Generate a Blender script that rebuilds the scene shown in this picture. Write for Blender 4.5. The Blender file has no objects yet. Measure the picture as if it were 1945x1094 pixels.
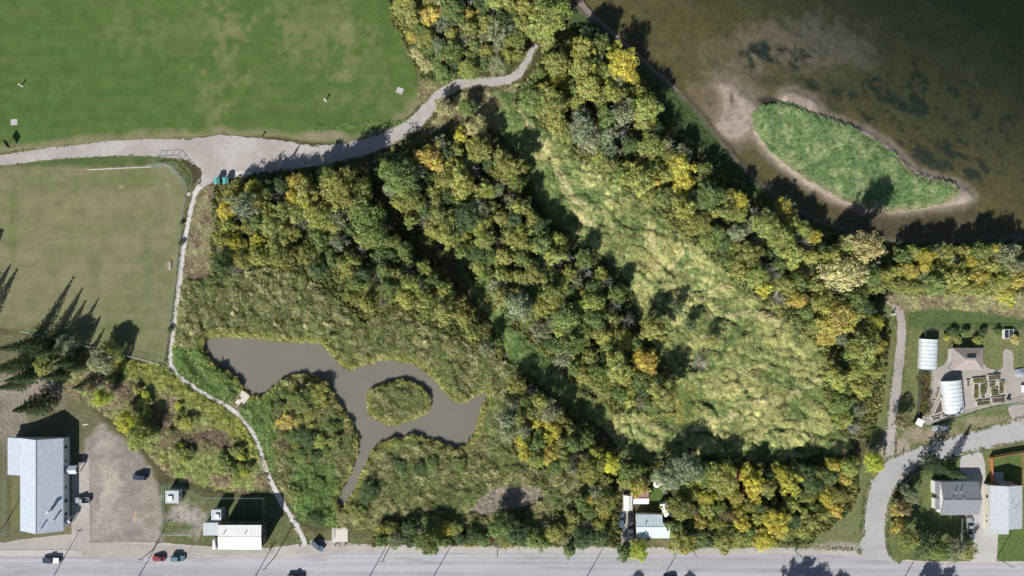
import bpy, bmesh, math, random
import numpy as np
from mathutils import Vector, Matrix

random.seed(7)
rng = np.random.default_rng(7)
sc = bpy.context.scene
C = sc.collection
R = math.radians

# ------------------------------------------------------------------ camera, sky, sun
S = 0.18            # metres per photograph pixel on the ground
H = 248.0           # flying height of the drone
CX, CY = 972.5, 547.0
cam = bpy.data.cameras.new('camera')
cam.sensor_width = 36.0
cam.angle = 2 * math.atan(1945 * S / 2 / H)
cam.clip_start = 1.0
cam.clip_end = 6000
camo = bpy.data.objects.new('camera', cam)
C.objects.link(camo)
camo.location = (0, 0, H)
sc.camera = camo

SUN_EL, SUN_AZ = R(35.5), R(209.5)      # azimuth clockwise from +Y, where the sun stands
world = bpy.data.worlds.new('World')
sc.world = world
world.use_nodes = True
wn = world.node_tree.nodes
sky = wn.new('ShaderNodeTexSky')
sky.sky_type = 'NISHITA'
sky.sun_disc = False
sky.sun_elevation = SUN_EL
sky.sun_rotation = SUN_AZ
sky.air_density = 1.0
sky.dust_density = 0.6
wn['Background'].inputs[1].default_value = 0.055
world.node_tree.links.new(sky.outputs[0], wn['Background'].inputs[0])
sl = bpy.data.lights.new('sun', 'SUN')
sl.energy = 5.0
sl.angle = R(0.53)
sl.color = (1.0, 0.955, 0.89)
so = bpy.data.objects.new('sun', sl)
C.objects.link(so)
dirn = Vector((-math.sin(SUN_AZ) * math.cos(SUN_EL), -math.cos(SUN_AZ) * math.cos(SUN_EL), -math.sin(SUN_EL)))
so.rotation_euler = dirn.to_track_quat('-Z', 'Y').to_euler()
so.location = (-60, -110, 120)
sc.view_settings.view_transform = 'Standard'
sc.view_settings.look = 'None'
sc.view_settings.exposure = 0.5
sc.view_settings.gamma = 1.0
sc.render.engine = 'CYCLES'
sc.cycles.max_bounces = 4
sc.cycles.use_adaptive_sampling = True
sc.cycles.adaptive_threshold = 0.02
sc.cycles.adaptive_min_samples = 16
sc.cycles.diffuse_bounces = 2
sc.cycles.glossy_bounces = 2
sc.cycles.transmission_bounces = 4
sc.cycles.transparent_max_bounces = 8

# ------------------------------------------------------------------ helpers
def W(px, py, z=0.0):
    """world point that stands at height z and is seen at a photograph pixel"""
    k = (H - z) / H
    return Vector(((px - CX) * S * k, (CY - py) * S * k, z))

def tag(o, label=None, cat=None, group=None, kind=None):
    if label: o['label'] = label
    if cat: o['category'] = cat
    if group: o['group'] = group
    if kind: o['kind'] = kind
    return o

def empty(name, loc=(0, 0, 0), rz=0.0, label=None, cat=None, group=None):
    o = bpy.data.objects.new(name, None)
    o.empty_display_size = 0.3
    C.objects.link(o)
    o.location = loc
    o.rotation_euler = (0, 0, rz)
    return tag(o, label, cat, group)

def link(name, me, m=None, parent=None):
    o = bpy.data.objects.new(name, me)
    C.objects.link(o)
    if m is not None and not me.materials: me.materials.append(m)
    if parent: o.parent = parent
    return o

def copy_tree(o, parent=None):
    c = o.copy(); C.objects.link(c); c.parent = parent
    for ch in list(o.children): copy_tree(ch, c)
    return c

class MB:
    """collects simple shapes into one mesh"""
    def __init__(s): s.v, s.f = [], []
    def add(s, vs, fs):
        n = len(s.v); s.v += [tuple(p) for p in vs]; s.f += [tuple(i + n for i in f) for f in fs]; return s
    def box(s, cx, cy, cz, sx, sy, sz, rz=0.0):
        c, q = math.cos(rz), math.sin(rz)
        vs = []
        for dz in (-.5, .5):
            for dx, dy in ((-.5, -.5), (.5, -.5), (.5, .5), (-.5, .5)):
                x, y = dx * sx, dy * sy
                vs.append((cx + x * c - y * q, cy + x * q + y * c, cz + dz * sz))
        return s.add(vs, [(3, 2, 1, 0), (4, 5, 6, 7), (0, 1, 5, 4), (1, 2, 6, 5), (2, 3, 7, 6), (3, 0, 4, 7)])
    def bar(s, p, q, r0, r1=None, n=6):
        p, q = Vector(p), Vector(q); r1 = r0 if r1 is None else r1
        d = (q - p)
        if d.length < 1e-6: return s
        d.normalize(); a = d.orthogonal().normalized(); b = d.cross(a)
        vs = []
        for c, r in ((p, r0), (q, r1)):
            for i in range(n):
                t = 2 * math.pi * i / n
                vs.append(c + a * math.cos(t) * r + b * math.sin(t) * r)
        fs = [(i, (i + 1) % n, n + (i + 1) % n, n + i) for i in range(n)]
        fs += [tuple(range(n - 1, -1, -1)), tuple(range(n, 2 * n))]
        return s.add(vs, fs)
    def prism(s, poly, z0, z1):
        n = len(poly)
        vs = [(x, y, z0) for x, y in poly] + [(x, y, z1) for x, y in poly]
        fs = [(i, (i + 1) % n, n + (i + 1) % n, n + i) for i in range(n)]
        return s.add(vs, fs + [tuple(range(n - 1, -1, -1)), tuple(range(n, 2 * n))])
    def slab(s, quad, t):
        """a plate: quad is its top, t its thickness straight down"""
        n = len(quad)
        vs = [tuple(p) for p in quad] + [(p[0], p[1], p[2] - t) for p in quad]
        fs = [tuple(range(n)), tuple(range(2 * n - 1, n - 1, -1))]
        fs += [(i, n + i, n + (i + 1) % n, (i + 1) % n) for i in range(n)]
        return s.add(vs, fs)
    def loft(s, secs):
        n = len(secs[0]); vs = [p for c in secs for p in c]; fs = []
        for k in range(len(secs) - 1):
            for i in range(n):
                j = (i + 1) % n
                fs.append((k * n + i, k * n + j, (k + 1) * n + j, (k + 1) * n + i))
        fs += [tuple(range(n - 1, -1, -1)), tuple(range((len(secs) - 1) * n, len(secs) * n))]
        return s.add(vs, fs)
    def mesh(s, name='m', smooth=False):
        me = bpy.data.meshes.new(name); me.from_pydata(s.v, [], s.f); me.update()
        bm = bmesh.new(); bm.from_mesh(me); bmesh.ops.recalc_face_normals(bm, faces=bm.faces); bm.to_mesh(me); bm.free()
        if smooth: me.polygons.foreach_set('use_smooth', [True] * len(me.polygons))
        return me
    def build(s, name, m, parent=None, smooth=False):
        return link(name, s.mesh(name, smooth), m, parent)

# ------------------------------------------------------------------ numpy noise and polygons
_T = rng.random((256, 256))
def vnoise(x, y, o=0):
    x = np.asarray(x, float) + o * 17.31; y = np.asarray(y, float) + o * 31.77
    xi = np.floor(x).astype(int); yi = np.floor(y).astype(int)
    fx = x - xi; fy = y - yi
    fx = fx * fx * (3 - 2 * fx); fy = fy * fy * (3 - 2 * fy)
    a = _T[xi & 255, yi & 255]; b = _T[(xi + 1) & 255, yi & 255]
    c = _T[xi & 255, (yi + 1) & 255]; d = _T[(xi + 1) & 255, (yi + 1) & 255]
    return (a * (1 - fx) + b * fx) * (1 - fy) + (c * (1 - fx) + d * fx) * fy
def fbm(x, y, o=0, n=4):
    t = 0; amp = 0.5; k = 1.0; tot = 0
    for i in range(n):
        t = t + amp * vnoise(x * k, y * k, o + i); tot += amp; amp *= .5; k *= 2.03
    return t / tot
def sdist(poly, x, y):
    """signed distance in px, positive inside"""
    P = np.asarray(poly, float); Q = np.roll(P, -1, 0)
    x = np.asarray(x, float); y = np.asarray(y, float)
    best = np.full(x.shape, 1e9); ins = np.zeros(x.shape, bool)
    for (ax, ay), (bx, by) in zip(P, Q):
        dx, dy = bx - ax, by - ay
        L = dx * dx + dy * dy + 1e-9
        t = np.clip(((x - ax) * dx + (y - ay) * dy) / L, 0, 1)
        best = np.minimum(best, (x - ax - t * dx) ** 2 + (y - ay - t * dy) ** 2)
        if ay != by:
            c = ((ay > y) != (by > y)) & (x < (bx - ax) * (y - ay) / (by - ay) + ax)
            ins ^= c
    d = np.sqrt(best)
    return np.where(ins, d, -d)
def pdist(line, x, y):
    best = np.full(np.shape(x), 1e9)
    for (ax, ay), (bx, by) in zip(line[:-1], line[1:]):
        dx, dy = bx - ax, by - ay
        t = np.clip(((x - ax) * dx + (y - ay) * dy) / (dx * dx + dy * dy + 1e-9), 0, 1)
        best = np.minimum(best, (x - ax - t * dx) ** 2 + (y - ay - t * dy) ** 2)
    return np.sqrt(best)
def sstep(a, b, x):
    t = np.clip((x - a) / (b - a), 0, 1); return t * t * (3 - 2 * t)
def catmull(pts, n=6, closed=True):
    P = [np.array(p, float) for p in pts]; out = []; N = len(P)
    rngk = range(N) if closed else range(N - 1)
    for i in rngk:
        if closed: p0, p1, p2, p3 = P[i - 1], P[i], P[(i + 1) % N], P[(i + 2) % N]
        else: p0, p1, p2, p3 = P[max(i - 1, 0)], P[i], P[i + 1], P[min(i + 2, N - 1)]
        for k in range(n):
            t = k / n
            out.append(.5 * (2 * p1 + (p2 - p0) * t + (2 * p0 - 5 * p1 + 4 * p2 - p3) * t * t + (3 * p1 - p0 - 3 * p2 + p3) * t ** 3))
    if not closed: out.append(P[-1])
    return [tuple(p) for p in out]

# ------------------------------------------------------------------ materials
def nmat(name):
    m = bpy.data.materials.new(name); m.use_nodes = True
    nt = m.node_tree; b = nt.nodes['Principled BSDF']
    return m, nt, b
def new(nt, t, **k):
    n = nt.nodes.new(t)
    for a, v in k.items(): setattr(n, a, v)
    return n
def noise(nt, scale, detail=4, coord=None, rough=.55, vec=None):
    n = new(nt, 'ShaderNodeTexNoise'); n.inputs['Scale'].default_value = scale
    n.inputs['Detail'].default_value = detail; n.inputs['Roughness'].default_value = rough
    if vec is not None: nt.links.new(vec, n.inputs['Vector'])
    return n.outputs['Fac']
def ramp(nt, fac, a, b, lo=.35, hi=.65):
    r = new(nt, 'ShaderNodeMapRange'); r.inputs[1].default_value = lo; r.inputs[2].default_value = hi
    r.inputs[3].default_value = a; r.inputs[4].default_value = b
    nt.links.new(fac, r.inputs[0]); return r.outputs[0]
def mixc(nt, fac, a, b, mode='MIX'):
    m = new(nt, 'ShaderNodeMix', data_type='RGBA', blend_type=mode)
    for i, v in ((0, fac), (6, a), (7, b)):
        if hasattr(v, 'is_linked'): nt.links.new(v, m.inputs[i])
        elif i == 0: m.inputs[0].default_value = v
        else: m.inputs[i].default_value = (*v, 1)
    return m.outputs[2]
def worldvec(nt, sx=1, sy=1, sz=1, rz=0):
    g = new(nt, 'ShaderNodeNewGeometry'); mp = new(nt, 'ShaderNodeMapping')
    mp.inputs['Scale'].default_value = (sx, sy, sz); mp.inputs['Rotation'].default_value = (0, 0, rz)
    nt.links.new(g.outputs['Position'], mp.inputs['Vector']); return mp.outputs[0]
def objvec(nt, sx=1, sy=1, sz=1):
    g = new(nt, 'ShaderNodeTexCoord'); mp = new(nt, 'ShaderNodeMapping')
    mp.inputs['Scale'].default_value = (sx, sy, sz)
    nt.links.new(g.outputs['Object'], mp.inputs['Vector']); return mp.outputs[0]
def bump(nt, b, h, dist, strength=1.0):
    n = new(nt, 'ShaderNodeBump'); n.inputs['Distance'].default_value = dist; n.inputs['Strength'].default_value = strength
    nt.links.new(h, n.inputs['Height']); nt.links.new(n.outputs[0], b.inputs['Normal'])

def pmat(name, c1, c2=None, scale=2.0, rough=.7, bumpd=0.0, metal=0.0, spec=.4, coat=0.0, stretch=(1, 1, 1)):
    """two tones of the same stuff mixed by noise"""
    m, nt, b = nmat(name)
    c2 = c2 or tuple(x * .8 for x in c1)
    v = objvec(nt, *stretch)
    f = noise(nt, scale, 5, vec=v)
    nt.links.new(mixc(nt, ramp(nt, f, 0, 1), c1, c2), b.inputs['Base Color'])
    b.inputs['Roughness'].default_value = rough; b.inputs['Metallic'].default_value = metal
    b.inputs['Specular IOR Level'].default_value = spec; b.inputs['Coat Weight'].default_value = coat
    if bumpd: bump(nt, b, f, bumpd)
    return m

def ground_mat(name, fine=1.6, amp=.35, bumpd=.05, streak=0.0):
    """colour of the place from the mesh's own colour attribute, broken up by noise"""
    m, nt, b = nmat(name)
    a = new(nt, 'ShaderNodeAttribute', attribute_name='col')
    v = worldvec(nt)
    n1 = noise(nt, fine, 6, vec=v, rough=.7)
    n2 = noise(nt, .22, 4, vec=v)
    k1 = ramp(nt, n1, 1 - amp, 1 + amp, .3, .7)
    k2 = ramp(nt, n2, .86, 1.14, .3, .7)
    mu = new(nt, 'ShaderNodeMath', operation='MULTIPLY'); nt.links.new(k1, mu.inputs[0]); nt.links.new(k2, mu.inputs[1])
    k = mu.outputs[0]
    if streak:
        n3 = noise(nt, 1.0, 3, vec=worldvec(nt, .03, 1.1, 1, R(2)))
        k3 = ramp(nt, n3, 1 - streak, 1 + streak, .3, .7)
        mu2 = new(nt, 'ShaderNodeMath', operation='MULTIPLY'); nt.links.new(k, mu2.inputs[0]); nt.links.new(k3, mu2.inputs[1]); k = mu2.outputs[0]
    vm = new(nt, 'ShaderNodeVectorMath', operation='SCALE')
    nt.links.new(a.outputs['Color'], vm.inputs[0]); nt.links.new(k, vm.inputs['Scale'])
    nt.links.new(vm.outputs[0], b.inputs['Base Color'])
    b.inputs['Roughness'].default_value = .95; b.inputs['Specular IOR Level'].default_value = .1
    bump(nt, b, n1, bumpd)
    return m

M_lawn = ground_mat('mown_grass', 2.2, .30, .05, .05)
M_lotsoil = ground_mat('packed_dirt', 1.4, .34, .05)
M_soil = ground_mat('marsh_soil', 1.3, .45, .12)
M_bed = ground_mat('lake_bed', .8, .28, .03)

def gravel_mat(name, c1, c2, c3, fine=5.0, rz=0.0, tracks=0.0):
    m, nt, b = nmat(name)
    v = worldvec(nt)
    big = noise(nt, .09, 5, vec=v, rough=.6); mid = noise(nt, .55, 5, vec=v, rough=.7); fin = noise(nt, fine, 3, vec=v)
    c = mixc(nt, ramp(nt, big, 0, 1, .38, .62), c1, c2)
    c = mixc(nt, ramp(nt, mid, 0, .75, .5, .72), c, c3)
    if tracks:
        tr = noise(nt, 1.0, 2, vec=worldvec(nt, .006, .55, 1, rz))
        c = mixc(nt, ramp(nt, tr, 0, tracks, .42, .62), c, tuple(min(1, x * 1.36) for x in c1))
    if tracks:      # old patches and cracks
        pt = noise(nt, 1.0, 3, vec=worldvec(nt, .05, .35, 1)); c = mixc(nt, ramp(nt, pt, 0, .5, .55, .66), c, tuple(x * .78 for x in c1))
        vo = new(nt, 'ShaderNodeTexVoronoi', feature='DISTANCE_TO_EDGE'); vo.inputs['Scale'].default_value = .11
        nt.links.new(worldvec(nt, 1, 1.7, 1), vo.inputs['Vector']); c = mixc(nt, ramp(nt, vo.outputs['Distance'], .14, 0, .0, .010), c, (.10, .10, .105))
    k = ramp(nt, fin, .84, 1.16, .3, .7)
    vm = new(nt, 'ShaderNodeVectorMath', operation='SCALE'); nt.links.new(c, vm.inputs[0]); nt.links.new(k, vm.inputs['Scale'])
    nt.links.new(vm.outputs[0], b.inputs['Base Color'])
    b.inputs['Roughness'].default_value = .92; b.inputs['Specular IOR Level'].default_value = .2
    bump(nt, b, fin, .02)
    return m
M_path = gravel_mat('path_gravel', (.33, .30, .285), (.40, .38, .365), (.27, .235, .21))
M_trail = gravel_mat('trail_gravel', (.47, .455, .44), (.53, .52, .50), (.36, .34, .32))
M_path2 = gravel_mat('brown_path_gravel', (.30, .265, .245), (.36, .33, .31), (.24, .205, .175))
M_asph = gravel_mat('asphalt', (.29, .29, .315), (.33, .33, .35), (.25, .25, .27), 6, 0.0, .85)
M_lane = gravel_mat('crescent_asphalt', (.33, .325, .325), (.37, .365, .36), (.29, .28, .275), 6)
M_should = gravel_mat('shoulder_gravel', (.36, .335, .31), (.42, .395, .37), (.29, .265, .235))
M_conc = gravel_mat('concrete', (.38, .37, .36), (.42, .41, .40), (.34, .325, .31), 3)
M_lot = gravel_mat('dirt_lot', (.28, .25, .235), (.36, .32, .285), (.41, .36, .31), 3)
M_dirt = gravel_mat('bare_dirt', (.17, .14, .12), (.21, .17, .145), (.13, .10, .08), 3)
M_yard = gravel_mat('yard_gravel', (.31, .29, .26), (.36, .335, .305), (.26, .235, .20), 4)
M_yellowline = pmat('yellow_paint', (.62, .42, .06), (.5, .34, .06), 3)

# leaves: the object's own colour, varied leaf by leaf
def leaf_mat(name, src, trans=.25, amp=.55):
    m, nt, b = nmat(name)
    if src == 'OBJECT':
        oi = new(nt, 'ShaderNodeObjectInfo'); col = oi.outputs['Color']
    else:
        at = new(nt, 'ShaderNodeAttribute', attribute_name='tint', attribute_type='INSTANCER'); col = at.outputs['Color']
    lv = new(nt, 'ShaderNodeAttribute', attribute_name='leafvar')
    sep = new(nt, 'ShaderNodeSeparateColor'); nt.links.new(lv.outputs['Color'], sep.inputs[0])
    k = ramp(nt, sep.outputs[0], 1 - amp, 1 + amp, 0, 1)
    vm = new(nt, 'ShaderNodeVectorMath', operation='SCALE'); nt.links.new(col, vm.inputs[0]); nt.links.new(k, vm.inputs['Scale'])
    # some leaves lean to yellow, some to blue-green
    hsv = new(nt, 'ShaderNodeHueSaturation')
    nt.links.new(ramp(nt, sep.outputs[1], .472, .548, .12, .88), hsv.inputs['Hue'])
    nt.links.new(ramp(nt, sep.outputs[2], .76, 1.06, 0, 1), hsv.inputs['Saturation'])
    nt.links.new(vm.outputs[0], hsv.inputs['Color'])
    nt.links.new(hsv.outputs[0], b.inputs['Base Color'])
    b.inputs['Roughness'].default_value = .7; b.inputs['Specular IOR Level'].default_value = .10
    tr = new(nt, 'ShaderNodeBsdfTranslucent'); nt.links.new(hsv.outputs[0], tr.inputs['Color'])
    mx = new(nt, 'ShaderNodeMixShader'); mx.inputs[0].default_value = trans
    nt.links.new(b.outputs[0], mx.inputs[1]); nt.links.new(tr.outputs[0], mx.inputs[2])
    nt.links.new(mx.outputs[0], nt.nodes['Material Output'].inputs['Surface'])
    return m
M_leaf = leaf_mat('leaves', 'OBJECT', .40, .50)
M_blade = leaf_mat('grass_blades', 'INSTANCER', .28, .45)
M_bark = pmat('bark', (.13, .105, .08), (.075, .06, .05), 6, .9, .02)
M_twig = pmat('grey_twigs', (.56, .54, .50), (.42, .40, .37), 3, .85)

# ------------------------------------------------------------------ the plan of the place, in photograph pixels
FIELD = [(-3000, -3000), (735, -3000), (735, 0), (752, 45), (772, 85), (790, 125), (798, 165), (797, 195), (782, 220), (752, 240),
         (700, 262), (650, 272), (590, 270), (540, 262), (480, 258), (420, 256), (380, 262), (330, 266), (250, 270), (160, 278), (80, 288), (0, 292), (-3000, 330)]
BALL = [(-400, 330), (0, 316), (90, 302), (170, 292), (250, 291), (310, 297), (350, 312), (368, 335), (360, 372), (352, 420), (338, 520), (325, 620), (316, 690), (305, 692), (200, 664), (120, 645), (40, 630), (-400, 560)]
LAKE = [(1078, -3000), (1078, -10), (1092, 6), (1150, 47), (1205, 93), (1245, 132), (1290, 170), (1332, 214), (1362, 250), (1395, 292), (1440, 340), (1495, 383), (1560, 418), (1640, 443), (1710, 452), (1945, 446), (6000, 420), (6000, -3000)]
ISLE = [(1436, 222), (1450, 208), (1480, 200), (1520, 209), (1565, 228), (1620, 248), (1665, 272), (1700, 298), (1728, 325), (1745, 338), (1775, 346), (1812, 356), (1819, 368), (1806, 380), (1780, 390), (1740, 396), (1690, 398), (1650, 392), (1610, 380), (1570, 358), (1525, 332), (1480, 298), (1452, 268), (1438, 245)]
ISLE_SAND = [(1428, 222), (1440, 205), (1470, 196), (1500, 198), (1545, 210), (1600, 228), (1660, 252), (1705, 284), (1740, 318), (1780, 334), (1830, 352), (1852, 368), (1848, 382), (1825, 390), (1780, 396), (1720, 404), (1660, 402), (1605, 390), (1555, 366), (1510, 338), (1470, 304), (1440, 272), (1430, 248)]
BAR1 = [(1366, 162), (1378, 154), (1392, 158), (1405, 172), (1425, 185), (1440, 205), (1437, 232), (1415, 256), (1398, 264), (1372, 258), (1355, 240), (1370, 215), (1372, 190)]
BAR2 = [(1482, 184), (1500, 173), (1520, 176), (1548, 190), (1557, 206), (1548, 216), (1522, 208), (1500, 202)]
POND = [(390, 646), (405, 640), (470, 641), (520, 646), (560, 650), (600, 650), (622, 663), (640, 684), (660, 700), (690, 692), (720, 684), (750, 683), (790, 694), (815, 712), (840, 738), (858, 756), (876, 764), (900, 752), (930, 744), (924, 756), (914, 780), (905, 815), (895, 838), (872, 851), (850, 846), (820, 836), (790, 830), (760, 833), (735, 840), (708, 858), (698, 880), (685, 905), (672, 935), (658, 958), (648, 966), (640, 955), (648, 930), (662, 905), (676, 870), (680, 835), (668, 805), (640, 760), (618, 728), (595, 714), (560, 714), (530, 730), (505, 750), (485, 755), (470, 745), (445, 712), (420, 700), (400, 685), (388, 665)]
PISLE = [(697, 768), (702, 745), (720, 735), (745, 726), (775, 724), (800, 736), (816, 755), (815, 775), (800, 788), (770, 800), (742, 807), (720, 797), (702, 785)]
TRAIL = [(400, 338), (385, 350), (374, 362), (366, 385), (356, 430), (347, 485), (341, 540), (333, 610), (325, 670), (326, 695), (345, 720), (378, 742), (425, 768), (455, 790), (480, 822), (495, 855), (504, 888), (517, 920), (536, 955), (555, 985), (572, 1015), (580, 1036)]
PATH = [(-60, 310), (0, 305), (70, 295), (150, 287), (230, 281), (320, 282), (430, 290), (560, 300), (640, 290), (700, 277), (745, 258), (785, 235), (815, 205), (835, 182), (865, 163), (900, 157), (945, 155), (975, 147), (995, 125), (1008, 100), (1018, 84)]
PATHW = [11, 11, 11, 13, 15, 18, 22, 20, 17, 15, 14, 14, 13, 12, 10, 9, 9, 9, 8, 7, 6]
APRON = [(330, 266), (380, 262), (420, 256), (480, 262), (540, 268), (590, 276), (640, 276), (640, 300), (590, 310), (555, 325), (520, 336), (470, 338), (440, 330), (405, 345), (385, 356), (376, 348), (385, 330), (372, 315), (350, 302), (320, 294)]
EPATH = [(1685, 570), (1700, 580), (1710, 600), (1713, 630), (1709, 680), (1703, 730), (1697, 780), (1692, 830), (1690, 866)]
MEADOW = [(985, 185), (1035, 235), (1095, 285), (1150, 328), (1200, 372), (1258, 422), (1340, 474), (1410, 545), (1500, 600), (1565, 655), (1560, 735), (1580, 800), (1610, 850), (1560, 885), (1440, 885), (1300, 860), (1200, 880), (1150, 810), (1050, 750), (985, 700), (930, 600), (870, 500), (890, 480), (940, 560), (1000, 640), (1100, 740), (1160, 785), (1290, 805), (1305, 740), (1225, 640), (1205, 560), (1150, 500), (1080, 450), (1025, 380), (1005, 310), (950, 250), (945, 180)]
REEDS = [(345, 545), (440, 530), (520, 515), (600, 545), (690, 620), (760, 600), (850, 650), (900, 670), (950, 690), (985, 705), (975, 760), (965, 850), (1000, 895), (1060, 905), (1120, 905), (1075, 975), (1010, 1002), (900, 1002), (830, 985), (715, 998), (660, 1000), (575, 985), (535, 920), (510, 870), (485, 815), (455, 782), (380, 738), (335, 705), (335, 660)]
WEEDS = [(215, 676), (310, 700), (375, 748), (425, 775), (470, 822), (490, 858), (512, 920), (460, 935), (400, 925), (330, 905), (300, 880), (258, 830), (200, 778), (150, 750), (120, 720), (170, 690)]
BROWN = [(380, 362), (425, 350), (420, 440), (400, 520), (350, 560), (336, 690), (328, 690), (345, 590), (365, 430)]
STRAW = [(885, 975), (900, 950), (930, 925), (985, 918), (1030, 922), (1035, 945), (1010, 965), (960, 972), (920, 982)]
EASTWEED = [(1690, 565), (1720, 545), (1945, 555), (2100, 560), (2100, 610), (1945, 598), (1850, 584), (1760, 580), (1715, 584)]
WOODS = {
    'north thicket': [(745, -40), (1050, -40), (1068, 30), (1055, 60), (1005, 88), (985, 130), (940, 148), (880, 150), (840, 150), (808, 132), (785, 80), (765, 45)],
    'lakeside belt': [(1015, 100), (1035, 60), (1085, 55), (1130, 62), (1190, 110), (1228, 175), (1250, 240), (1310, 290), (1375, 345), (1440, 390), (1530, 430), (1610, 455), (1665, 470), (1690, 560), (1660, 590), (1688, 625), (1672, 700), (1655, 780), (1632, 830), (1595, 800), (1578, 740), (1580, 670), (1520, 598), (1430, 545), (1345, 465), (1270, 405), (1210, 362), (1150, 322), (1095, 280), (1035, 225), (985, 180), (990, 145)],
    'middle thicket': [(722, 315), (770, 290), (820, 275), (880, 240), (925, 260), (975, 310), (1005, 380), (1050, 440), (1120, 490), (1180, 550), (1205, 640), (1270, 720), (1280, 780), (1200, 780), (1120, 735), (1020, 640), (940, 560), (885, 490), (820, 450), (760, 410), (725, 365)],
    'western thicket': [(425, 365), (470, 350), (600, 335), (690, 325), (715, 385), (760, 455), (830, 520), (890, 600), (950, 670), (925, 680), (850, 625), (770, 570), (700, 590), (650, 560), (560, 500), (490, 505), (440, 525), (408, 500), (425, 440)],
    'southern thicket': [(985, 715), (1050, 770), (1120, 830), (1165, 880), (1110, 905), (1010, 880), (960, 840), (945, 800), (965, 750)],
    'roadside hedge': [(715, 1000), (830, 985), (900, 1004), (1010, 1004), (1060, 985), (1110, 930), (1165, 895), (1175, 1010), (1165, 1035), (1060, 1035), (900, 1035), (720, 1030)],
    'eastern roadside wood': [(1290, 905), (1350, 880), (1450, 895), (1560, 880), (1625, 870), (1620, 925), (1590, 970), (1520, 1020), (1420, 1035), (1300, 1040), (1285, 980)],
    'wood behind the blue roofed house': [(1175, 880), (1235, 885), (1280, 880), (1290, 905), (1235, 905), (1205, 925), (1175, 940)],
    'shoreline row on the right': [(1690, 480), (1760, 470), (1960, 468), (1960, 540), (1900, 555), (1760, 550), (1700, 555)],
    'peninsula shrubs': [(525, 735), (575, 725), (610, 745), (640, 790), (640, 840), (600, 880), (550, 880), (530, 820)],
    'western weed patch': [(150, 720), (230, 720), (330, 760), (420, 820), (480, 880), (470, 915), (380, 905), (300, 860), (240, 820), (190, 775)],
}
PADS_HARD = [(TRAIL, 7), (EPATH, 16)]

# ------------------------------------------------------------------ terrain
xs = np.concatenate([np.array([-1600, -900, -500, -320, -240, -205]), np.linspace(-184, 184, 614), np.array([205, 240, 320, 500, 900, 1600])])
ys = np.concatenate([np.array([-1500, -800, -450, -260, -180, -135]), np.linspace(-112, 112, 374), np.array([135, 180, 260, 450, 800, 1500])])
GX, GY = np.meshgrid(xs, ys)
PX = GX / S + CX; PY = CY - GY / S
wob = (fbm(PX / 14, PY / 14, 3) - .5) * 2
wob2 = (fbm(PX / 45, PY / 45, 9) - .5) * 2
sd = {}
for k, p in (('field', FIELD), ('ball', BALL), ('lake', LAKE), ('isle', ISLE), ('sand', ISLE_SAND), ('bar1', BAR1), ('bar2', BAR2), ('pond', POND), ('pisle', PISLE), ('meadow', MEADOW), ('reeds', REEDS), ('weeds', WEEDS), ('brown', BROWN), ('straw', STRAW), ('eweed', EASTWEED)):
    sd[k] = sdist(catmull(p, 3) if k in ('isle', 'sand', 'pond', 'pisle', 'bar1', 'bar2') else p, PX, PY)
dtrail = pdist(TRAIL, PX, PY)

def ridge(px, py):
    """swells of wind-laid grass: soft backs that break off into narrow furrows"""
    wx = px + 34 * (fbm(px / 75, py / 75, 21) - .5) * 2
    wy = py + 38 * (fbm(px / 62, py / 62, 25) - .5) * 2
    a = .30
    u = (wx * math.cos(a) + wy * math.sin(a)) / 50; v = (-wx * math.sin(a) + wy * math.cos(a)) / 17
    n = vnoise(u, v, 31); n2 = vnoise(u * 2.3, v * 2.0, 33)
    r1 = np.abs(2 * n - 1) ** .6; r2 = np.abs(2 * n2 - 1) ** .6
    return .62 * r1 + .38 * r2
def lump(px, py):
    return fbm(px / 11, py / 11, 41, 3)

def terrain_z(px, py, q=None):
    g = (lambda k: q[k]) if q else (lambda k: sdist({'meadow': MEADOW, 'reeds': REEDS, 'isle': ISLE, 'pond': POND, 'pisle': PISLE, 'lake': LAKE, 'sand': ISLE_SAND, 'bar1': BAR1, 'bar2': BAR2, 'weeds': WEEDS}[k], px, py))
    dt = pdist(TRAIL, px, py)
    far = sstep(6, 14, dt)
    z = np.zeros(np.shape(px))
    z = z + sstep(0, 18, g('meadow')) * (ridge(px, py) - .3) * 2.3
    z = z + np.maximum(sstep(0, 12, g('reeds')), sstep(0, 12, g('weeds'))) * far * (lump(px, py) - .25) * 1.5
    lk = g('lake')
    wv = (fbm(px / 30, py / 30, 5) - .5) * 16
    depth = .30 + np.clip(lk + wv, -20, 400) * .0042
    deep = sstep(120, 620, (px - 1330) * .62 - (py - 190) * .95)
    depth = depth + deep * 3.2
    isl = g('sand') + wv * .3
    shelf = np.maximum(np.maximum(sstep(-55, 6, isl), sstep(-60, 4, g('bar1'))), sstep(-32, 4, g('bar2')))
    depth = depth * (1 - shelf) + shelf * .52
    zl = -depth
    top = np.maximum(np.maximum(sstep(-2, 10, isl) * .72, sstep(-8, 12, g('bar1') + wv * .5) * .52), sstep(-4, 8, g('bar2')) * .56)
    zl = zl + top + sstep(2, 10, g('isle')) * (.25 + .45 * ridge(px * 1.5, py * 1.5))
    a = sstep(-6, 8, lk)
    z = z * (1 - a) + zl * a
    pd = np.minimum(g('pond'), -g('pisle')) + (fbm(px / 7, py / 7, 77, 3) - .5) * 9
    b = sstep(-2, 5, pd)
    z = z * (1 - b) - 1.0 * b
    z = z + sstep(-1, 5, g('pisle')) * .3
    return z
GZ = terrain_z(PX, PY, sd)
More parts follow.
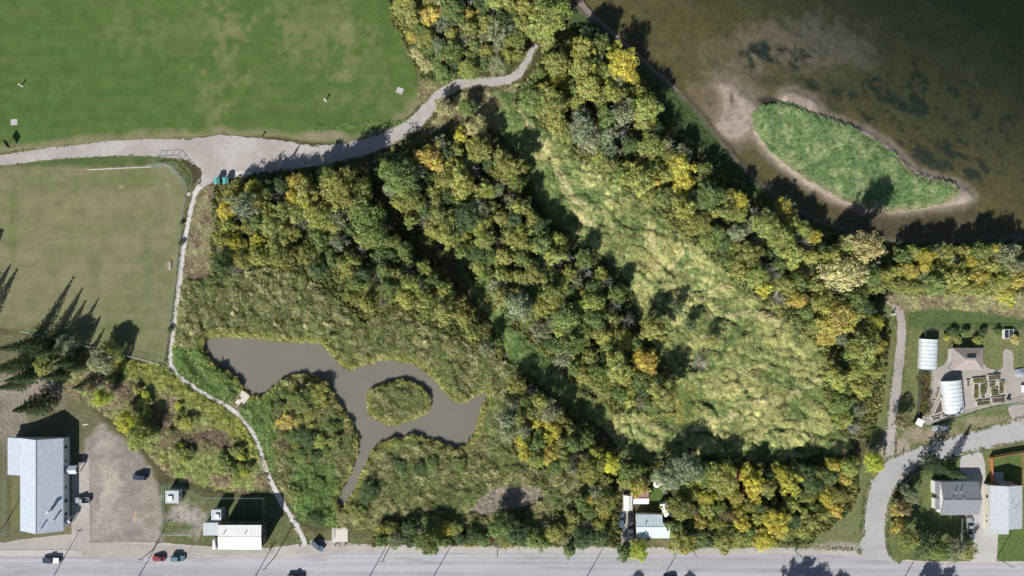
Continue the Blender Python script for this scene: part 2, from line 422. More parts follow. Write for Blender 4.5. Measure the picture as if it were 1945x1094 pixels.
def ground_z(px, py):
    """height of the finished ground under a photograph pixel"""
    X = (np.asarray(px, float) - CX) * S; Y = (CY - np.asarray(py, float)) * S
    i = np.clip(np.searchsorted(xs, X) - 1, 0, len(xs) - 2); j = np.clip(np.searchsorted(ys, Y) - 1, 0, len(ys) - 2)
    u = np.clip((X - xs[i]) / (xs[i + 1] - xs[i]), 0, 1); v = np.clip((Y - ys[j]) / (ys[j + 1] - ys[j]), 0, 1)
    return (GZ[j, i] * (1 - u) + GZ[j, i + 1] * u) * (1 - v) + (GZ[j + 1, i] * (1 - u) + GZ[j + 1, i + 1] * u) * v
far_ring = (np.abs(GX) > 190) | (np.abs(GY) > 118)

# colours (albedo) of the ground
col = np.zeros(GX.shape + (3,))
def paint(a, c): 
    global col
    a = np.clip(a, 0, 1)[..., None]; col = col * (1 - a) + np.array(c) * a
col[:] = (.075, .068, .036)
n40 = fbm(PX / 40, PY / 40, 50); n90 = fbm(PX / 90, PY / 90, 52); n12 = fbm(PX / 12, PY / 12, 54)
nst = fbm(PX / 70, PY / 7, 56)
def blob(cx, cy, rx, ry, n=.5): return sstep(0, .7, 1 - np.sqrt(((PX - cx) / rx) ** 2 + ((PY - cy) / ry) ** 2) + (n12 - .5) * 1.4 * n + (n40 - .5) * n)
# roadside and yard grass everywhere along the bottom and right
paint(sstep(0, 20, PY - 1000 + wob * 15), (.12, .125, .06))
paint(sdist([(1640, 590), (1700, 560), (2400, 560), (2400, 1080), (1500, 1080), (1560, 1000), (1620, 930), (1650, 850), (1680, 700)], PX, PY) > 0, (.13, .145, .06))
paint(sstep(-5, 10, sdist([(1712, 582), (1760, 583), (1850, 588), (1945, 602), (2300, 610), (2300, 626), (1715, 626)], PX, PY)), (.075, .115, .04))
paint(sstep(-5, 8, sdist([(-400, 640), (30, 632), (110, 650), (150, 740), (190, 790), (260, 850), (300, 900), (310, 1040), (-400, 1045)], PX, PY)), (.12, .12, .065))
paint(blob(40, 740, 110, 50), (.24, .205, .17))
paint(blob(20, 800, 60, 70), (.2, .175, .14))
paint(blob(30, 960, 30, 50), (.13, .135, .06))
paint(sstep(-4, 4, sdist([(305, 920), (345, 915), (385, 938), (505, 940), (540, 960), (575, 1030), (420, 1040), (300, 1020)], PX, PY)), (.10, .115, .05))
paint(blob(350, 985, 50, 35, .8), (.30, .265, .24))
paint(blob(330, 1000, 40, 14, .8), (.12, .14, .06))
LOT = [(160, 836), (190, 808), (225, 828), (258, 860), (286, 888), (300, 920), (306, 975), (308, 1034), (250, 1038), (165, 1034), (158, 900)]
sd['lot'] = sdist(LOT, PX, PY)
lo_ = sstep(-7, 9, sd['lot'] + wob * 9 + wob2 * 5)
paint(lo_, (.265, .23, .20))
paint(lo_ * sstep(.42, .6, n40) * .7, (.20, .18, .165))
paint(lo_ * blob(205, 900, 26, 70, 1.2) * .85, (.36, .315, .27)); paint(lo_ * blob(200, 975, 20, 50, 1.2) * .8, (.37, .325, .28))
paint(lo_ * blob(230, 990, 40, 40, 1.0) * .5, (.30, .27, .25)); paint(lo_ * blob(257, 980, 5, 16, .6) * .9, (.40, .30, .20))
paint(lo_ * blob(255, 1012, 26, 14, .9) * .7, (.16, .155, .155)); paint(lo_ * blob(288, 960, 16, 60, 1.0) * .8, (.21, .20, .14))
paint(lo_ * blob(225, 870, 40, 24, 1.2) * .5, (.17, .15, .13))
paint(lo_ * sstep(.55, .7, n12) * .45, (.34, .30, .265))
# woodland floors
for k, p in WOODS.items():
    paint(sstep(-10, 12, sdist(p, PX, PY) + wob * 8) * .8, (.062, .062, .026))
# sports field
f = sstep(-3, 5, sd['field'] + wob * 4)
paint(f, (.070, .122, .031))
paint(f * sstep(.45, .7, n90) * .5, (.062, .118, .036))
paint(f * sstep(.5, .72, nst) * .3, (.115, .138, .05))
for cx, cy, rx, ry, s in ((428, 110, 30, 110, .9), (400, 190, 26, 60, .7), (590, 30, 75, 60, .75), (660, 55, 30, 60, .6), (580, 90, 50, 60, .5), (700, 130, 60, 40, .5), (330, 60, 130, 40, .45), (250, 30, 60, 40, .4), (690, 190, 90, 30, .5), (500, 150, 30, 40, .35), (440, 40, 22, 60, .8), (660, 100, 12, 70, .5)):
    paint(f * blob(cx, cy, rx * 1.25, ry * 1.2, 1.6) * s * .42, (.19, .185, .085))
paint(f * sstep(26, 4, sd['field'] + wob * 10 + wob2 * 14) * sstep(150, 200, PY) * .75, (.22, .195, .12))
paint(blob(610, 258, 70, 14, .6) * .9, (.22, .19, .125))
# ball diamond outfield
b_ = sstep(-3, 5, sd['ball'] + wob * 3)
paint(b_, (.172, .170, .092))
paint(b_ * sstep(.42, .66, n40) * .6, (.135, .148, .062))
paint(b_ * sstep(.5, .75, nst) * .25, (.235, .205, .13))
paint(b_ * blob(110, 400, 120, 40, .8) * .5, (.20, .185, .10))
paint(b_ * sstep(16, 2, sd['ball'] + wob * 6) * sstep(345, 300, PY), (.075, .115, .038))
paint(b_ * blob(180, 305, 190, 16, .6), (.065, .105, .034))
paint(b_ * blob(355, 330, 22, 34, .5) * .8, (.08, .115, .04))
paint(b_ * blob(200, 345, 150, 20, .8) * .6, (.13, .15, .06))
paint(b_ * blob(60, 640, 60, 30, .6), (.11, .13, .05))
paint(b_ * blob(150, 625, 160, 26, .8) * .6, (.12, .135, .055))
paint(b_ * blob(25, 420, 14, 110, .8) * .7, (.12, .145, .055))
paint(b_ * blob(280, 510, 12, 130, .7) * .6, (.125, .145, .065))
paint(blob(322, 504, 10, 12, .5) * .7, (.30, .20, .15))
paint(blob(318, 352, 6, 6, .4) * .8, (.32, .24, .18))
paint(blob(230, 355, 7, 5, .4) * .7, (.28, .24, .16))
# marsh, reeds, weeds
paint(sstep(-6, 10, sd['meadow'] + wob * 8), (.11, .115, .045))
paint(sstep(-4, 8, sd['reeds'] + wob * 6), (.115, .11, .052))
paint(sstep(-4, 8, sd['weeds'] + wob * 6), (.12, .115, .04))
paint(sstep(-4, 8, sd['brown'] + wob * 5), (.15, .12, .075))
paint(sstep(-4, 6, sd['straw'] + wob * 5), (.32, .27, .215))
paint(sstep(-4, 6, sd['eweed'] + wob * 5), (.16, .13, .075))
paint(blob(600, 500, 80, 30, .5) * .8, (.17, .15, .045))
paint(blob(770, 610, 70, 30, .5) * .9, (.17, .14, .04))
paint(blob(860, 650, 60, 22, .5) * .9, (.19, .14, .045))
paint(blob(1610, 780, 26, 50, .8) * .8, (.28, .22, .17))
paint(blob(1575, 720, 12, 30, .8) * .8, (.30, .23, .18))
# trail edges
paint(sstep(13, 7, dtrail + wob * 3) * .8, (.17, .16, .085))
# yards on the right
paint(sdist([(1752, 625), (2300, 625), (2300, 770), (1945, 765), (1840, 790), (1768, 808), (1735, 800), (1742, 700)], PX, PY) > 0, (.14, .15, .065))
paint(blob(1790, 830, 130, 24, .9), (.27, .22, .165))
paint(blob(1700, 850, 50, 40, .8), (.28, .23, .185))
paint(blob(1880, 800, 60, 12, .9) * .8, (.25, .22, .15))
paint(sdist([(1700, 930), (1740, 890), (1780, 880), (1860, 870), (1860, 1060), (1700, 1065)], PX, PY) > 0, (.105, .13, .05))
paint(sdist([(1880, 868), (1940, 858), (1940, 925), (1880, 925)], PX, PY) > 0, (.085, .125, .04))
paint(sdist([(1896, 1000), (1960, 1000), (1960, 1068), (1896, 1068)], PX, PY) > 0, (.085, .13, .04))
paint(blob(1590, 1000, 70, 60, .6) * .7, (.15, .155, .075))
paint(blob(1580, 1040, 70, 12, .9) * .8, (.30, .27, .23))
paint(sdist([(1232, 905), (1262, 915), (1265, 950), (1232, 958)], PX, PY) > 0, (.075, .125, .035))
paint(blob(1275, 1035, 60, 14, .8), (.18, .155, .08))
# lake bed, shore and island
lk = sd['lake']
paint(sstep(-42, -30, lk + wob * 5), (.055, .085, .03))
paint(sstep(-12, -6, lk + wob * 6), (.12, .10, .08))
paint(sstep(-4, 4, lk + wob * 3), (.086, .075, .030))
bed = sstep(0, 10, lk)
along = fbm((PX * .78 + PY * .62) / 60, (-PX * .62 + PY * .78) / 16, 71)
along2 = fbm((PX * .78 + PY * .62) / 24, (-PX * .62 + PY * .78) / 11, 73)
paint(bed * sstep(.4, .65, n90) * .5, (.104, .088, .040))
paint(bed * blob(1540, 80, 190, 70, .6) * .9, (.175, .132, .092))
paint(bed * blob(1400, 100, 150, 60, .6) * .6, (.145, .118, .066))
paint(bed * blob(1340, 190, 60, 60, .6) * .6, (.19, .145, .10))
paint(bed * blob(1420, 140, 60, 50, .6) * .6, (.17, .13, .095))
weedband = np.maximum(np.maximum(blob(1480, 110, 85, 32, .9), blob(1560, 155, 60, 24, .9)), np.maximum(blob(1730, 190, 170, 70, 1.0), blob(1800, 290, 150, 90, 1.0)))
paint(bed * weedband * sstep(.47, .58, along2), (.028, .036, .024))
paint(bed * sstep(.56, .70, along) * .55, (.062, .062, .034))
paint(bed * blob(1480, 105, 70, 24, .9) * sstep(.38, .5, along2), (.024, .032, .022))
paint(bed * blob(1640, 430, 330, 40, .6) * .75, (.085, .066, .042))
sh = np.maximum(sstep(-16, 4, sd['sand'] + wob * 5), np.maximum(sstep(-40, 0, sd['bar1'] + wob * 10), sstep(-24, 2, sd['bar2'] + wob * 5)))
paint(bed * sh, (.165, .128, .088))
paint(bed * sh * sstep(-14, -2, np.maximum(sd['sand'], np.maximum(sd['bar1'], sd['bar2'])) + wob * 5), (.20, .158, .118))
paint(bed * sstep(-1, 7, np.maximum(sd['sand'], np.maximum(sd['bar1'], sd['bar2'])) + wob * 4), (.30, .25, .21))
paint(bed * sstep(.45, .6, n12) * sh * .5, (.19, .15, .115))
paint(bed * blob(1460, 190, 32, 9, .5), (.05, .045, .03))
paint(bed * blob(1390, 185, 6, 18, .6), (.10, .08, .055))
paint(sstep(-1, 5, sd['isle'] + wob * 3), (.06, .12, .03))
# pond banks
pd = np.minimum(sd['pond'], -sd['pisle'])
paint(sstep(-16, -7, pd + wob * 3) * sstep(3, 0, pd), (.20, .19, .045))
paint(sstep(0, 4, pd), (.11, .10, .08))

# one grid, cut into the pieces of the setting
ny, nx = GX.shape
ii = np.arange(ny * nx).reshape(ny, nx)
quads = np.stack([ii[:-1, :-1], ii[:-1, 1:], ii[1:, 1:], ii[1:, :-1]], -1).reshape(-1, 4)
def fc(a): return ((a[:-1, :-1] + a[1:, 1:]) * .5).reshape(-1)
zone = np.zeros(len(quads), int)
zone[fc(sd['meadow']) > 0] = 1
zone[fc(sd['reeds']) > 0] = 2
zone[fc(sd['field']) > 0] = 3
zone[fc(sd['ball']) > 0] = 4
zone[fc(sd['lake']) > 0] = 5
zone[(fc(sd['isle']) > -2)] = 6
zone[fc(sd['lot']) > 0] = 7
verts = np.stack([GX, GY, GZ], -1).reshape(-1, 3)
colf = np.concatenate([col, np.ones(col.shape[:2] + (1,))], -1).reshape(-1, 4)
def grid_piece(name, mask, m):
    q = quads[mask]
    u, inv = np.unique(q, return_inverse=True)
    inv = inv.reshape(q.shape)
    me = bpy.data.meshes.new(name)
    me.vertices.add(len(u)); me.vertices.foreach_set('co', verts[u].astype(np.float32).ravel())
    me.loops.add(inv.size); me.loops.foreach_set('vertex_index', inv.astype(np.int32).ravel())
    me.polygons.add(len(q)); me.polygons.foreach_set('loop_start', np.arange(0, inv.size, 4, dtype=np.int32))
    me.polygons.foreach_set('use_smooth', np.ones(len(q), bool))
    me.update(calc_edges=True)
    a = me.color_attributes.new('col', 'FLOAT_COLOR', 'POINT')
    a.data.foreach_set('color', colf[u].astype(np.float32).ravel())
    me.materials.append(m)
    return tag(link(name, me), kind='structure')
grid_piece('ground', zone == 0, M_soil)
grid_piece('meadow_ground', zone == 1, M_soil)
grid_piece('reed_marsh_ground', zone == 2, M_soil)
grid_piece('sports_field', zone == 3, M_lawn)
grid_piece('ball_field', zone == 4, M_lawn)
grid_piece('lake_bed', zone == 5, M_bed)
grid_piece('island_ground', zone == 6, M_soil)
grid_piece('dirt_lot', zone == 7, M_lotsoil)

# ------------------------------------------------------------------ water
def water_mat():
    m, nt, b = nmat('lake_water')
    out = nt.nodes['Material Output']; nt.nodes.remove(b)
    t = new(nt, 'ShaderNodeBsdfTransparent'); g = new(nt, 'ShaderNodeBsdfGlossy'); g.inputs['Roughness'].default_value = .08
    fr = new(nt, 'ShaderNodeFresnel'); fr.inputs['IOR'].default_value = 1.33
    bp = new(nt, 'ShaderNodeBump'); bp.inputs['Distance'].default_value = .02; bp.inputs['Strength'].default_value = .5
    nt.links.new(noise(nt, 1.2, 4, vec=worldvec(nt, 1, 1.6, 1)), bp.inputs['Height'])
    nt.links.new(bp.outputs[0], g.inputs['Normal']); nt.links.new(bp.outputs[0], fr.inputs['Normal'])
    ge = new(nt, 'ShaderNodeNewGeometry'); inv = new(nt, 'ShaderNodeMath', operation='SUBTRACT'); inv.inputs[0].default_value = 1.0
    nt.links.new(ge.outputs['Backfacing'], inv.inputs[1]); fm = new(nt, 'ShaderNodeMath', operation='MULTIPLY')   # unbent light: no total reflection from below
    nt.links.new(fr.outputs[0], fm.inputs[0]); nt.links.new(inv.outputs[0], fm.inputs[1])
    mx = new(nt, 'ShaderNodeMixShader'); nt.links.new(fm.outputs[0], mx.inputs[0])
    nt.links.new(t.outputs[0], mx.inputs[1]); nt.links.new(g.outputs[0], mx.inputs[2]); nt.links.new(mx.outputs[0], out.inputs['Surface'])
    va = new(nt, 'ShaderNodeVolumeAbsorption'); va.inputs['Color'].default_value = (.42, .57, .62, 1); va.inputs['Density'].default_value = .26
    nt.links.new(va.outputs[0], out.inputs['Volume'])
    return m
WL = -.24
a0 = W(1020, 480); a1 = W(1945, 0)
MB().add([(a0.x, a0.y, WL), (1590, a0.y, WL), (1590, 1490, WL), (a0.x, 1490, WL), (a0.x, a0.y, -9), (1590, a0.y, -9), (1590, 1490, -9), (a0.x, 1490, -9)],
         [(0, 1, 2, 3), (7, 6, 5, 4), (0, 4, 5, 1), (1, 5, 6, 2), (2, 6, 7, 3), (3, 7, 4, 0)]).build('lake_water', water_mat())['kind'] = 'structure'

def pond_mat():
    m, nt, b = nmat('silty_pond_water')
    v = worldvec(nt); f = noise(nt, .05, 4, vec=v)
    nt.links.new(mixc(nt, ramp(nt, f, 0, 1, .3, .7), (.158, .150, .123), (.178, .168, .138)), b.inputs['Base Color'])
    b.inputs['Roughness'].default_value = .16; b.inputs['Specular IOR Level'].default_value = .5; b.inputs['IOR'].default_value = 1.33
    bump(nt, b, noise(nt, 1.6, 4, vec=worldvec(nt, 1, 2, 1)), .03, .4)
    return m

def poly_mesh(pts_px, z, wobble=0.0, n=5, smooth=True, seed=0):
    pts = catmull(pts_px, n) if smooth else pts_px
    pts = np.array(pts, float)
    if wobble:
        # walk the outline densely and push it in and out
        d = []
        for i in range(len(pts)):
            p, q = pts[i], pts[(i + 1) % len(pts)]
            k = max(1, int(np.hypot(*(q - p)) / 3))
            for j in range(k): d.append(p + (q - p) * j / k)
        pts = np.array(d)
        nx_ = (fbm(pts[:, 0] / 6, pts[:, 1] / 6, 80 + seed, 3) - .5) * 2; ny_ = (fbm(pts[:, 0] / 6, pts[:, 1] / 6, 90 + seed, 3) - .5) * 2
        pts = pts + np.stack([nx_, ny_], -1) * wobble
    bm = bmesh.new()
    vs = [bm.verts.new(((p[0] - CX) * S, (CY - p[1]) * S, z)) for p in pts]
    fcs = bm.faces.new(vs)
    if fcs.calc_area() and fcs.normal.z < 0: fcs.normal_flip()
    bm.normal_update()
    if fcs.normal.z < 0: fcs.normal_flip()
    bmesh.ops.triangulate(bm, faces=[fcs])
    me = bpy.data.meshes.new('sheet'); bm.to_mesh(me); bm.free()
    return me
def sheet(name, pts, z, m, wobble=1.5, smooth=True, n=5, seed=0):
    return tag(link(name, poly_mesh(pts, z, wobble, n, smooth, seed), m), kind='structure')
def ribbon(name, line, widths, z, m, wobble=1.2, seed=0):
    c = catmull(line, 8, False)
    if isinstance(widths, (int, float)): w = np.full(len(c), widths, float)
    else: w = np.interp(np.linspace(0, len(line) - 1, len(c)), np.arange(len(line)), widths)
    c = np.array(c); t = np.gradient(c, axis=0); t /= np.linalg.norm(t, axis=1)[:, None]
    nrm = np.stack([-t[:, 1], t[:, 0]], -1)
    wl = w + (fbm(c[:, 0] / 7, c[:, 1] / 7, 60 + seed, 3) - .5) * 2 * wobble; wr = w + (fbm(c[:, 0] / 7, c[:, 1] / 7, 66 + seed, 3) - .5) * 2 * wobble
    A = c + nrm * wl[:, None]; B = c - nrm * wr[:, None]
    mb = MB(); n = len(c)
    vs = [((p[0] - CX) * S, (CY - p[1]) * S, z) for p in A] + [((p[0] - CX) * S, (CY - p[1]) * S, z) for p in B]
    mb.add(vs, [(i, i + 1, n + i + 1, n + i) for i in range(n - 1)])
    me = mb.mesh(name)
    if me.polygons[0].normal.z < 0: me.flip_normals()
    return tag(link(name, me, m), kind='structure')

grow = [(p[0] + (p[0] - 660) * .012, p[1] + (p[1] - 760) * .012) for p in POND]
pw0 = W(370, 990); pw1 = W(945, 625)
pond = MB().add([(pw0.x, pw0.y, -.17), (pw1.x, pw0.y, -.17), (pw1.x, pw1.y, -.17), (pw0.x, pw1.y, -.17)], [(0, 1, 2, 3)]).build('pond_water', pond_mat())
pond['kind'] = 'structure'

# ------------------------------------------------------------------ roads, paths and yards
ribbon('gravel_path', PATH, PATHW, .030, M_path, 2.0)
sheet('gravel_apron', APRON, .038, M_path, 2.5)
sheet('pale_gravel_patch', [(408, 346), (420, 336), (450, 326), (480, 326), (500, 322), (505, 330), (488, 338), (460, 338), (436, 340), (412, 350)], .044, M_trail, 2.2, seed=3)
ribbon('footpath', TRAIL, [7, 6, 5, 4.6, 5, 5.2, 5.2, 5, 4.8, 8, 6, 4.6, 4.4, 4.4, 4.6, 4.6, 4.8, 5, 5.2, 5.4, 6, 10], .034, M_trail, 1.2)
sheet('gate_spur', [(356, 366), (372, 364), (374, 371), (357, 372)], .040, M_trail, .8)
ribbon('east_footpath', EPATH, [5, 7, 8, 9, 9.5, 9.5, 10, 12, 18], .030, M_path2, 1.4, 3)
ribbon('dirt_track', [(1092, -20), (1108, 12), (1150, 50), (1200, 93), (1242, 133), (1290, 174)], [8, 6, 3, 2.4, 2, 1.6], .030, M_dirt, 1.4, 5)
# main road and verges
sheet('road_shoulder', [(-300, 1030), (0, 1032), (165, 1030), (300, 1030), (420, 1040), (520, 1040), (590, 1030), (720, 1034), (900, 1037), (1100, 1038), (1300, 1040), (1500, 1040), (1620, 1044), (1690, 1062), (1780, 1066), (1945, 1066), (2300, 1066), (2300, 1190), (-300, 1190)], .020, M_should, 1.6, False)
sheet('main_road', [(-300, 1057), (150, 1057), (330, 1059), (560, 1060), (600, 1053), (640, 1050), (900, 1050), (1100, 1050), (1300, 1052), (1500, 1052), (1620, 1056), (1700, 1060), (1730, 1069), (1945, 1071), (2300, 1072), (2300, 1150), (-300, 1150)], .026, M_asph, .9, False)
tag(MB().box(0, (CY - 1096) * S, .031, 620, .14, .002).build('centre_line', M_yellowline), kind='structure')
CRES_L = [(1632, 1052), (1638, 1020), (1639, 980), (1645, 940), (1658, 905), (1682, 878), (1720, 856), (1770, 840), (1830, 824), (1890, 808), (1945, 792), (2100, 750)]
CRES_R = [(2100, 800), (1945, 838), (1880, 851), (1830, 862), (1780, 878), (1740, 894), (1712, 915), (1694, 945), (1686, 985), (1685, 1020), (1690, 1050), (1710, 1068)]
sheet('crescent_road', CRES_L + CRES_R, .032, M_lane, 1.2)
sheet('sidewalk', [(-300, 1044), (0, 1044), (140, 1044), (150, 1046), (138, 1056), (0, 1056), (-300, 1056)], .10, M_conc, .2, False)
sheet('forecourt', [(-300, 1030), (-300, 1043), (150, 1043), (158, 1050), (154, 1058), (300, 1058), (520, 1052), (520, 1040), (430, 1042), (300, 1036), (171, 1030), (134, 1014), (118, 1016), (40, 1024), (10, 1030)], .050, M_yard, 1.0, False)
sheet('hall_driveway', [(136, 885), (170, 870), (171, 1028), (136, 1028)], .058, M_path, .6, False)
sheet('car_park_strip', [(560, 1050), (590, 1026), (625, 1026), (700, 1036), (705, 1048), (610, 1052)], .030, M_path, 1.5, False)
sheet('house_driveway', [(1180, 965), (1203, 965), (1203, 1052), (1180, 1052)], .034, M_yard, .8, False)
sheet('garden_yard', [(1752, 705), (1776, 700), (1795, 690), (1808, 668), (1840, 670), (1868, 690), (1880, 700), (1902, 700), (1905, 670), (1912, 662), (1924, 672), (1926, 705), (1945, 710), (1960, 760), (1900, 768), (1850, 780), (1800, 795), (1762, 806), (1752, 790), (1762, 750), (1768, 725)], .036, M_yard, 2.0)
sheet('yard_spur', [(1915, 775), (1945, 768), (1965, 775), (1960, 800), (1930, 802)], .040, M_yard, 1.6)
sheet('concrete_driveway', [(1824, 868), (1850, 859), (1864, 857), (1871, 880), (1872, 930), (1873, 1002), (1896, 1010), (1893, 1068), (1842, 1068), (1850, 1030), (1836, 1010), (1834, 975), (1856, 975), (1856, 925), (1822, 915)], .030, M_conc, .5, False)

# ------------------------------------------------------------------ ground cover (grass, reeds, weeds)
def mesh_np(name, v, f, m, var=None):
    """v (n,3), f (k,4) quads; var: per-face three random numbers"""
    me = bpy.data.meshes.new(name)
    me.vertices.add(len(v)); me.vertices.foreach_set('co', np.asarray(v, np.float32).ravel())
    f = np.asarray(f, np.int32)
    me.loops.add(f.size); me.loops.foreach_set('vertex_index', f.ravel())
    me.polygons.add(len(f)); me.polygons.foreach_set('loop_start', np.arange(0, f.size, f.shape[1], dtype=np.int32))
    me.update(calc_edges=True)
    if var is not None:
        a = me.attributes.new('leafvar', 'FLOAT_COLOR', 'FACE')
        a.data.foreach_set('color', np.concatenate([var, np.ones((len(var), 1))], 1).astype(np.float32).ravel())
    me.materials.append(m)
    return me

def blades(n, rad, length, width, spread, arch, seed, upright=0.0):
    """a tuft of strap leaves that lean to +X; spread in degrees"""
    r = np.random.default_rng(seed)
    a0 = r.uniform(0, 2 * np.pi, n); rr = rad * np.sqrt(r.random(n))
    bx, by = rr * np.cos(a0), rr * np.sin(a0)
    az = r.normal(0, R(spread), n) if spread < 170 else r.uniform(-np.pi, np.pi, n)
    L = length * r.uniform(.6, 1.15, n); w = width * r.uniform(.6, 1.3, n)
    V, F, var = [], [], []
    ts = (0, .4, .75, 1.0)
    for i in range(n):
        dx, dy = math.cos(az[i]), math.sin(az[i]); sx, sy = -dy, dx
        base = len(V)
        tw = r.uniform(-.5, .5)
        for t in ts:
            h = L[i] * (upright * t + arch * math.sin(math.pi * min(t, .9)))
            o = L[i] * t * (1 - upright * .75)
            ww = w[i] * (1 - .75 * t) * .5
            V.append((bx[i] + dx * o - sx * ww, by[i] + dy * o - sy * ww, h + tw * ww)); V.append((bx[i] + dx * o + sx * ww, by[i] + dy * o + sy * ww, h - tw * ww))
        q = r.random(3)
        for k in range(3):
            F.append((base + 2 * k, base + 2 * k + 1, base + 2 * k + 3, base + 2 * k + 2)); var.append(q)
    return np.array(V), F, np.array(var)

def leaf_dome(n, rad, h, leaf, seed):
    r = np.random.default_rng(seed)
    d = r.normal(size=(n, 3)); d[:, 2] = np.abs(d[:, 2]); d /= np.linalg.norm(d, axis=1)[:, None]
    c = d * np.array([rad, rad, h]) * r.uniform(.45, 1, n)[:, None] ** .5
    return leaf_quads(c, d, leaf, r)

def leaf_quads(c, nrm, leaf, r, jit=.8):
    n = len(c)
    nn = nrm + r.normal(size=(n, 3)) * jit; nn /= np.linalg.norm(nn, axis=1)[:, None]
    up = r.normal(size=(n, 3)); u = np.cross(nn, up); u /= np.linalg.norm(u, axis=1)[:, None]; v = np.cross(nn, u)
    s = leaf * r.uniform(.55, 1.25, n)[:, None]
    V = np.stack([c - u * s * .62, c - v * s * .38, c + u * s * .62, c + v * s * .38], 1).reshape(-1, 3)
    F = np.arange(4 * n).reshape(n, 4)
    return V, F, r.random((n, 3))

protos = {}
def proto_coll(key, items):
    co = bpy.data.collections.new('tuft_' + key)
    for i, (v, f, q) in enumerate(items):
        o = bpy.data.objects.new('%s_tuft_%02d' % (key, i), mesh_np(key, v, f, M_blade, q)); co.objects.link(o)
    protos[key] = co
proto_coll('laid', [blades(46, .55, 1.9, .15, 20, .17, 10 + i, .05) for i in range(4)])
proto_coll('reed', [blades(30, .42, 1.6, .17, 55, .14, 20 + i, .55) for i in range(4)])
proto_coll('soft', [blades(40, .5, 1.1, .13, 40, .2, 30 + i, .15) for i in range(4)])
proto_coll('weed', [leaf_dome(120, .55, .75, .26, 40 + i) for i in range(4)])

def field_object(name, label, cat, key, px, py, ang, scl, tint, zoff=0.0):
    co = protos[key]
    n = len(px)
    z = ground_z(px, py) + zoff
    me = bpy.data.meshes.new(name)
    me.vertices.add(n)
    me.vertices.foreach_set('co', np.stack([(px - CX) * S, (CY - py) * S, z], -1).astype(np.float32).ravel())
    rot = np.stack([rng.normal(0, .08, n), rng.normal(0, .12, n), ang], -1)
    me.attributes.new('rot', 'FLOAT_VECTOR', 'POINT').data.foreach_set('vector', rot.astype(np.float32).ravel())
    me.attributes.new('scl', 'FLOAT_VECTOR', 'POINT').data.foreach_set('vector', np.repeat(scl[:, None], 3, 1).astype(np.float32).ravel())
    me.attributes.new('tint', 'FLOAT_COLOR', 'POINT').data.foreach_set('color', np.concatenate([np.clip(tint * 1.30, .005, 1), np.ones((n, 1))], 1).astype(np.float32).ravel())
    me.attributes.new('pid', 'INT', 'POINT').data.foreach_set('value', rng.integers(0, 4, n).astype(np.int32))
    o = link(name, me, M_blade)
    ng = bpy.data.node_groups.new(name + '_scatter', 'GeometryNodeTree')
    ng.interface.new_socket('Geometry', in_out='INPUT', socket_type='NodeSocketGeometry')
    ng.interface.new_socket('Geometry', in_out='OUTPUT', socket_type='NodeSocketGeometry')
    gi = ng.nodes.new('NodeGroupInput'); go = ng.nodes.new('NodeGroupOutput')
    ip = ng.nodes.new('GeometryNodeInstanceOnPoints'); ci = ng.nodes.new('GeometryNodeCollectionInfo')
    ci.inputs['Collection'].default_value = co; ci.inputs['Separate Children'].default_value = True; ci.inputs['Reset Children'].default_value = True
    ip.inputs['Pick Instance'].default_value = True
    def na(nm, t):
        q = ng.nodes.new('GeometryNodeInputNamedAttribute'); q.data_type = t; q.inputs['Name'].default_value = nm; return q.outputs['Attribute']
    L = ng.links.new
    L(gi.outputs[0], ip.inputs['Points']); L(ci.outputs[0], ip.inputs['Instance'])
    L(na('rot', 'FLOAT_VECTOR'), ip.inputs['Rotation']); L(na('scl', 'FLOAT_VECTOR'), ip.inputs['Scale']); L(na('pid', 'INT'), ip.inputs['Instance Index'])
    L(ip.outputs[0], go.inputs[0])
    md = o.modifiers.new('scatter', 'NODES'); md.node_group = ng
    return tag(o, label, cat, kind='stuff')

def jgrid(poly, step_m, keep=None, margin=0.0):
    """jittered grid of pixels inside a polygon"""
    P = np.array(poly); st = step_m / S
    x0, y0 = P.min(0) - 4; x1, y1 = P.max(0) + 4
    x0, x1 = max(x0, -40), min(x1, 1990); y0, y1 = max(y0, -40), min(y1, 1130)
    gx, gy = np.meshgrid(np.arange(x0, x1, st), np.arange(y0, y1, st))
    gx = gx.ravel() + rng.uniform(-.5, .5, gx.size) * st; gy = gy.ravel() + rng.uniform(-.5, .5, gy.size) * st
    d = sdist(poly, gx, gy) + (fbm(gx / 14, gy / 14, 3) - .5) * 10
    k = d > margin
    return gx[k], gy[k]
def off_water(x, y, m=1.5): return np.minimum(sdist(catmull(POND, 3), x, y), -sdist(catmull(PISLE, 3), x, y)) < -m
def lerp(a, b, t): return np.array(a) * (1 - t[:, None]) + np.array(b) * t[:, None]
def shade(c, x, s=.25): return c * (1 + rng.uniform(-s, s, len(x)))[:, None]

# wind-laid grass of the long meadow
x, y = jgrid(MEADOW, .46, margin=-4)
k = (pdist(TRAIL, x, y) > 10) & (ridge(x, y) > .25 + .12 * rng.random(len(x))); x, y = x[k], y[k]
flow = 2.4 * np.pi * (fbm(x / 95, y / 95, 101, 2) - .5) + 1.2 * (fbm(x / 26, y / 26, 105, 2) - .5) + .9
rdg = ridge(x, y)
TRACKS = [[(985, 195), (1012, 250), (1045, 315), (1070, 370), (1100, 415), (1135, 432)], [(1010, 250), (1060, 330), (1090, 380), (1120, 400)], [(1225, 420), (1240, 480), (1250, 540), (1290, 550), (1320, 570), (1352, 560), (1380, 540)],
          [(1340, 602), (1380, 598), (1420, 592), (1470, 612)], [(1360, 695), (1400, 705), (1430, 695), (1450, 690)], [(1420, 770), (1480, 755), (1520, 735), (1560, 715)], [(1250, 540), (1300, 470), (1310, 400)], [(1200, 800), (1300, 815), (1400, 790)]]
dtr = np.minimum.reduce([pdist(catmull(q, 5, False), x, y) for q in TRACKS])
cf_, sf_ = np.cos(flow), np.sin(flow)
